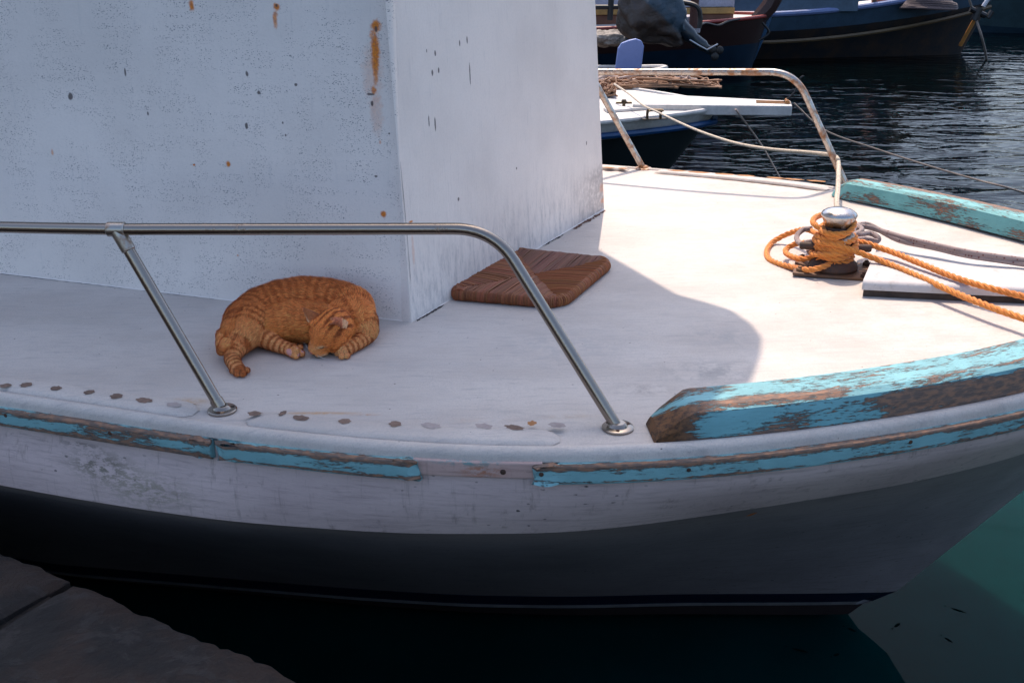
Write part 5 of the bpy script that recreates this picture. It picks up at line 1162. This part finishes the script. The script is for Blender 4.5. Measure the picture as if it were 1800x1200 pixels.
# large fishing boat behind
b5 = empty('blue_grey_fishing_boat', tuple(gp(1500, 95, WATER)), 'long blue-grey fishing boat with raised bow lying across the back of the harbour', 'boat')
bw = at(1762, -6, 20.3)
p5, h5, z5 = hull_boat(b5, bw[:2], (1., -.06), 12., 3.2, -.34, m_('blue_grey_strake', (.04, .08, .13), .5), m_('weathered_blue_hull', (.006, .014, .022), .5, col2=(.05, .03, .02)), M_W, m_('blue_gunwale', (.14, .2, .4), .5), .62, .75, .6, .26, .05, .10, .42)
P = [np.array(p5(d, -(h5(d)*.965+.015), z5(d)-.48)) for d in np.linspace(.3, 12, 60)]; MB().tube(resample(P, .2), .035, 6).build('rubbing_strake', m_('worn_yellow_strake', (.12, .08, .04), .6), b5)
panel(p5(3.0, -1.30, 0), p5(9.4, -1.45, 0), -.30, -.08, .08, m_('grey_blue_bulwark', (.06, .11, .17), .5), 'bulwark', b5)
for i, (a, b, zt_, mm) in enumerate(((9.0, 11.6, 1.5, M_LAV), (6.2, 8.6, .55, M_LAV))):
    o = np.array(p5(b, -1.0, 0))[:2]; o2 = np.array(p5(a, -1.0, 0))[:2]; panel(o, o2, -.4, zt_, 1.9, mm, 'deckhouse', b5)
panel(p5(5.6, -1.15, 0), p5(3.9, -1.15, 0), -.28, -.02, .9, M_CANVAS, 'canvas_cover', b5); panel(p5(3.75, -1.0, 0), p5(3.2, -1.0, 0), -.28, .3, .8, M_BLACK, 'engine_box', b5)
q = at(1552, 2, 19.6); v, f = ico(q, .2, 3); MB().add(v, f).build('net_float', m_('pinkish_float', (.45, .14, .10), .5), b5)
for x in (1482, 1537): MB().tube([at(x, 13, 19.4), at(x+1, -30, 19.4)], .04, 8).build('rail_post', m_('brown_post', (.10, .05, .03), .6), b5)
g = MB()
for i in range(14):
    q = at(1634, 8, 19.3); r = .50-.02*i; g.tube([(q[0]+r*math.cos(a)*(1+.03*math.sin(3*a+i)), q[1]+.0+r*.6*math.sin(a), q[2]-.06+.022*i+.012*math.sin(2*a+i)) for a in np.linspace(0, 2*math.pi, 24)], .022, 6)
g.build('coiled_rope', rope_mat('dark_tarred_rope', (.09, .06, .06), (.04, .025, .03)), None, label='big coil of dark rope on the far fishing boat foredeck', cat='rope', angle=80)
MB().tube([at(1741, -8, 19.2), at(1728, 12, 19.2)], .04, 8).build('anchor_stock', m_('pale_anchor_end', (.6, .6, .65), .4), b5)
MB().tube([at(1716, 30, 19.1), at(1688, 80, 19.4)], .035, 8).build('anchor_shank', m_('orange_brown_wood', (.50, .22, .06), .6), b5)
for a, b_, r in (((1706, 16), (1732, 28), .05), ((1722, 14), (1712, 36), .07), ((1744, 20), (1736, 32), .05)): MB().tube([at(*a, 19.0), at(*b_, 19.0)], r, 8).build('anchor_fitting', M_BLACK, b5)
MB().tube(crom([at(1702, -5, 19.0), at(1714, 30, 19.), at(1727, 70, 18.8), gp(1738, 103, WATER)-np.array([0, 0, .1])], 6), .022, 6).build('anchor_line', M_DARKROPE, None, label='dark anchor line hanging from the far fishing boat bow', cat='rope')
# last hull at the right edge, and unlit boats and town beyond that the water mirrors
b6 = empty('teal_grey_boat', tuple(gp(1790, 45, WATER)), 'teal-grey boat hull partly hidden behind the far bow at the right edge', 'boat')
q0, q1 = at(1752, 2, 25.), at(2300, 2, 24.)
hull_boat(b6, (q0[0]-1.2, 25.4), (-1., .06), 9., 3., -.45, m_('teal_grey_strake', (.035, .07, .085), .5), M_BLUEHULL, M_W, M_W, .3, .4, .6, .6, .05)
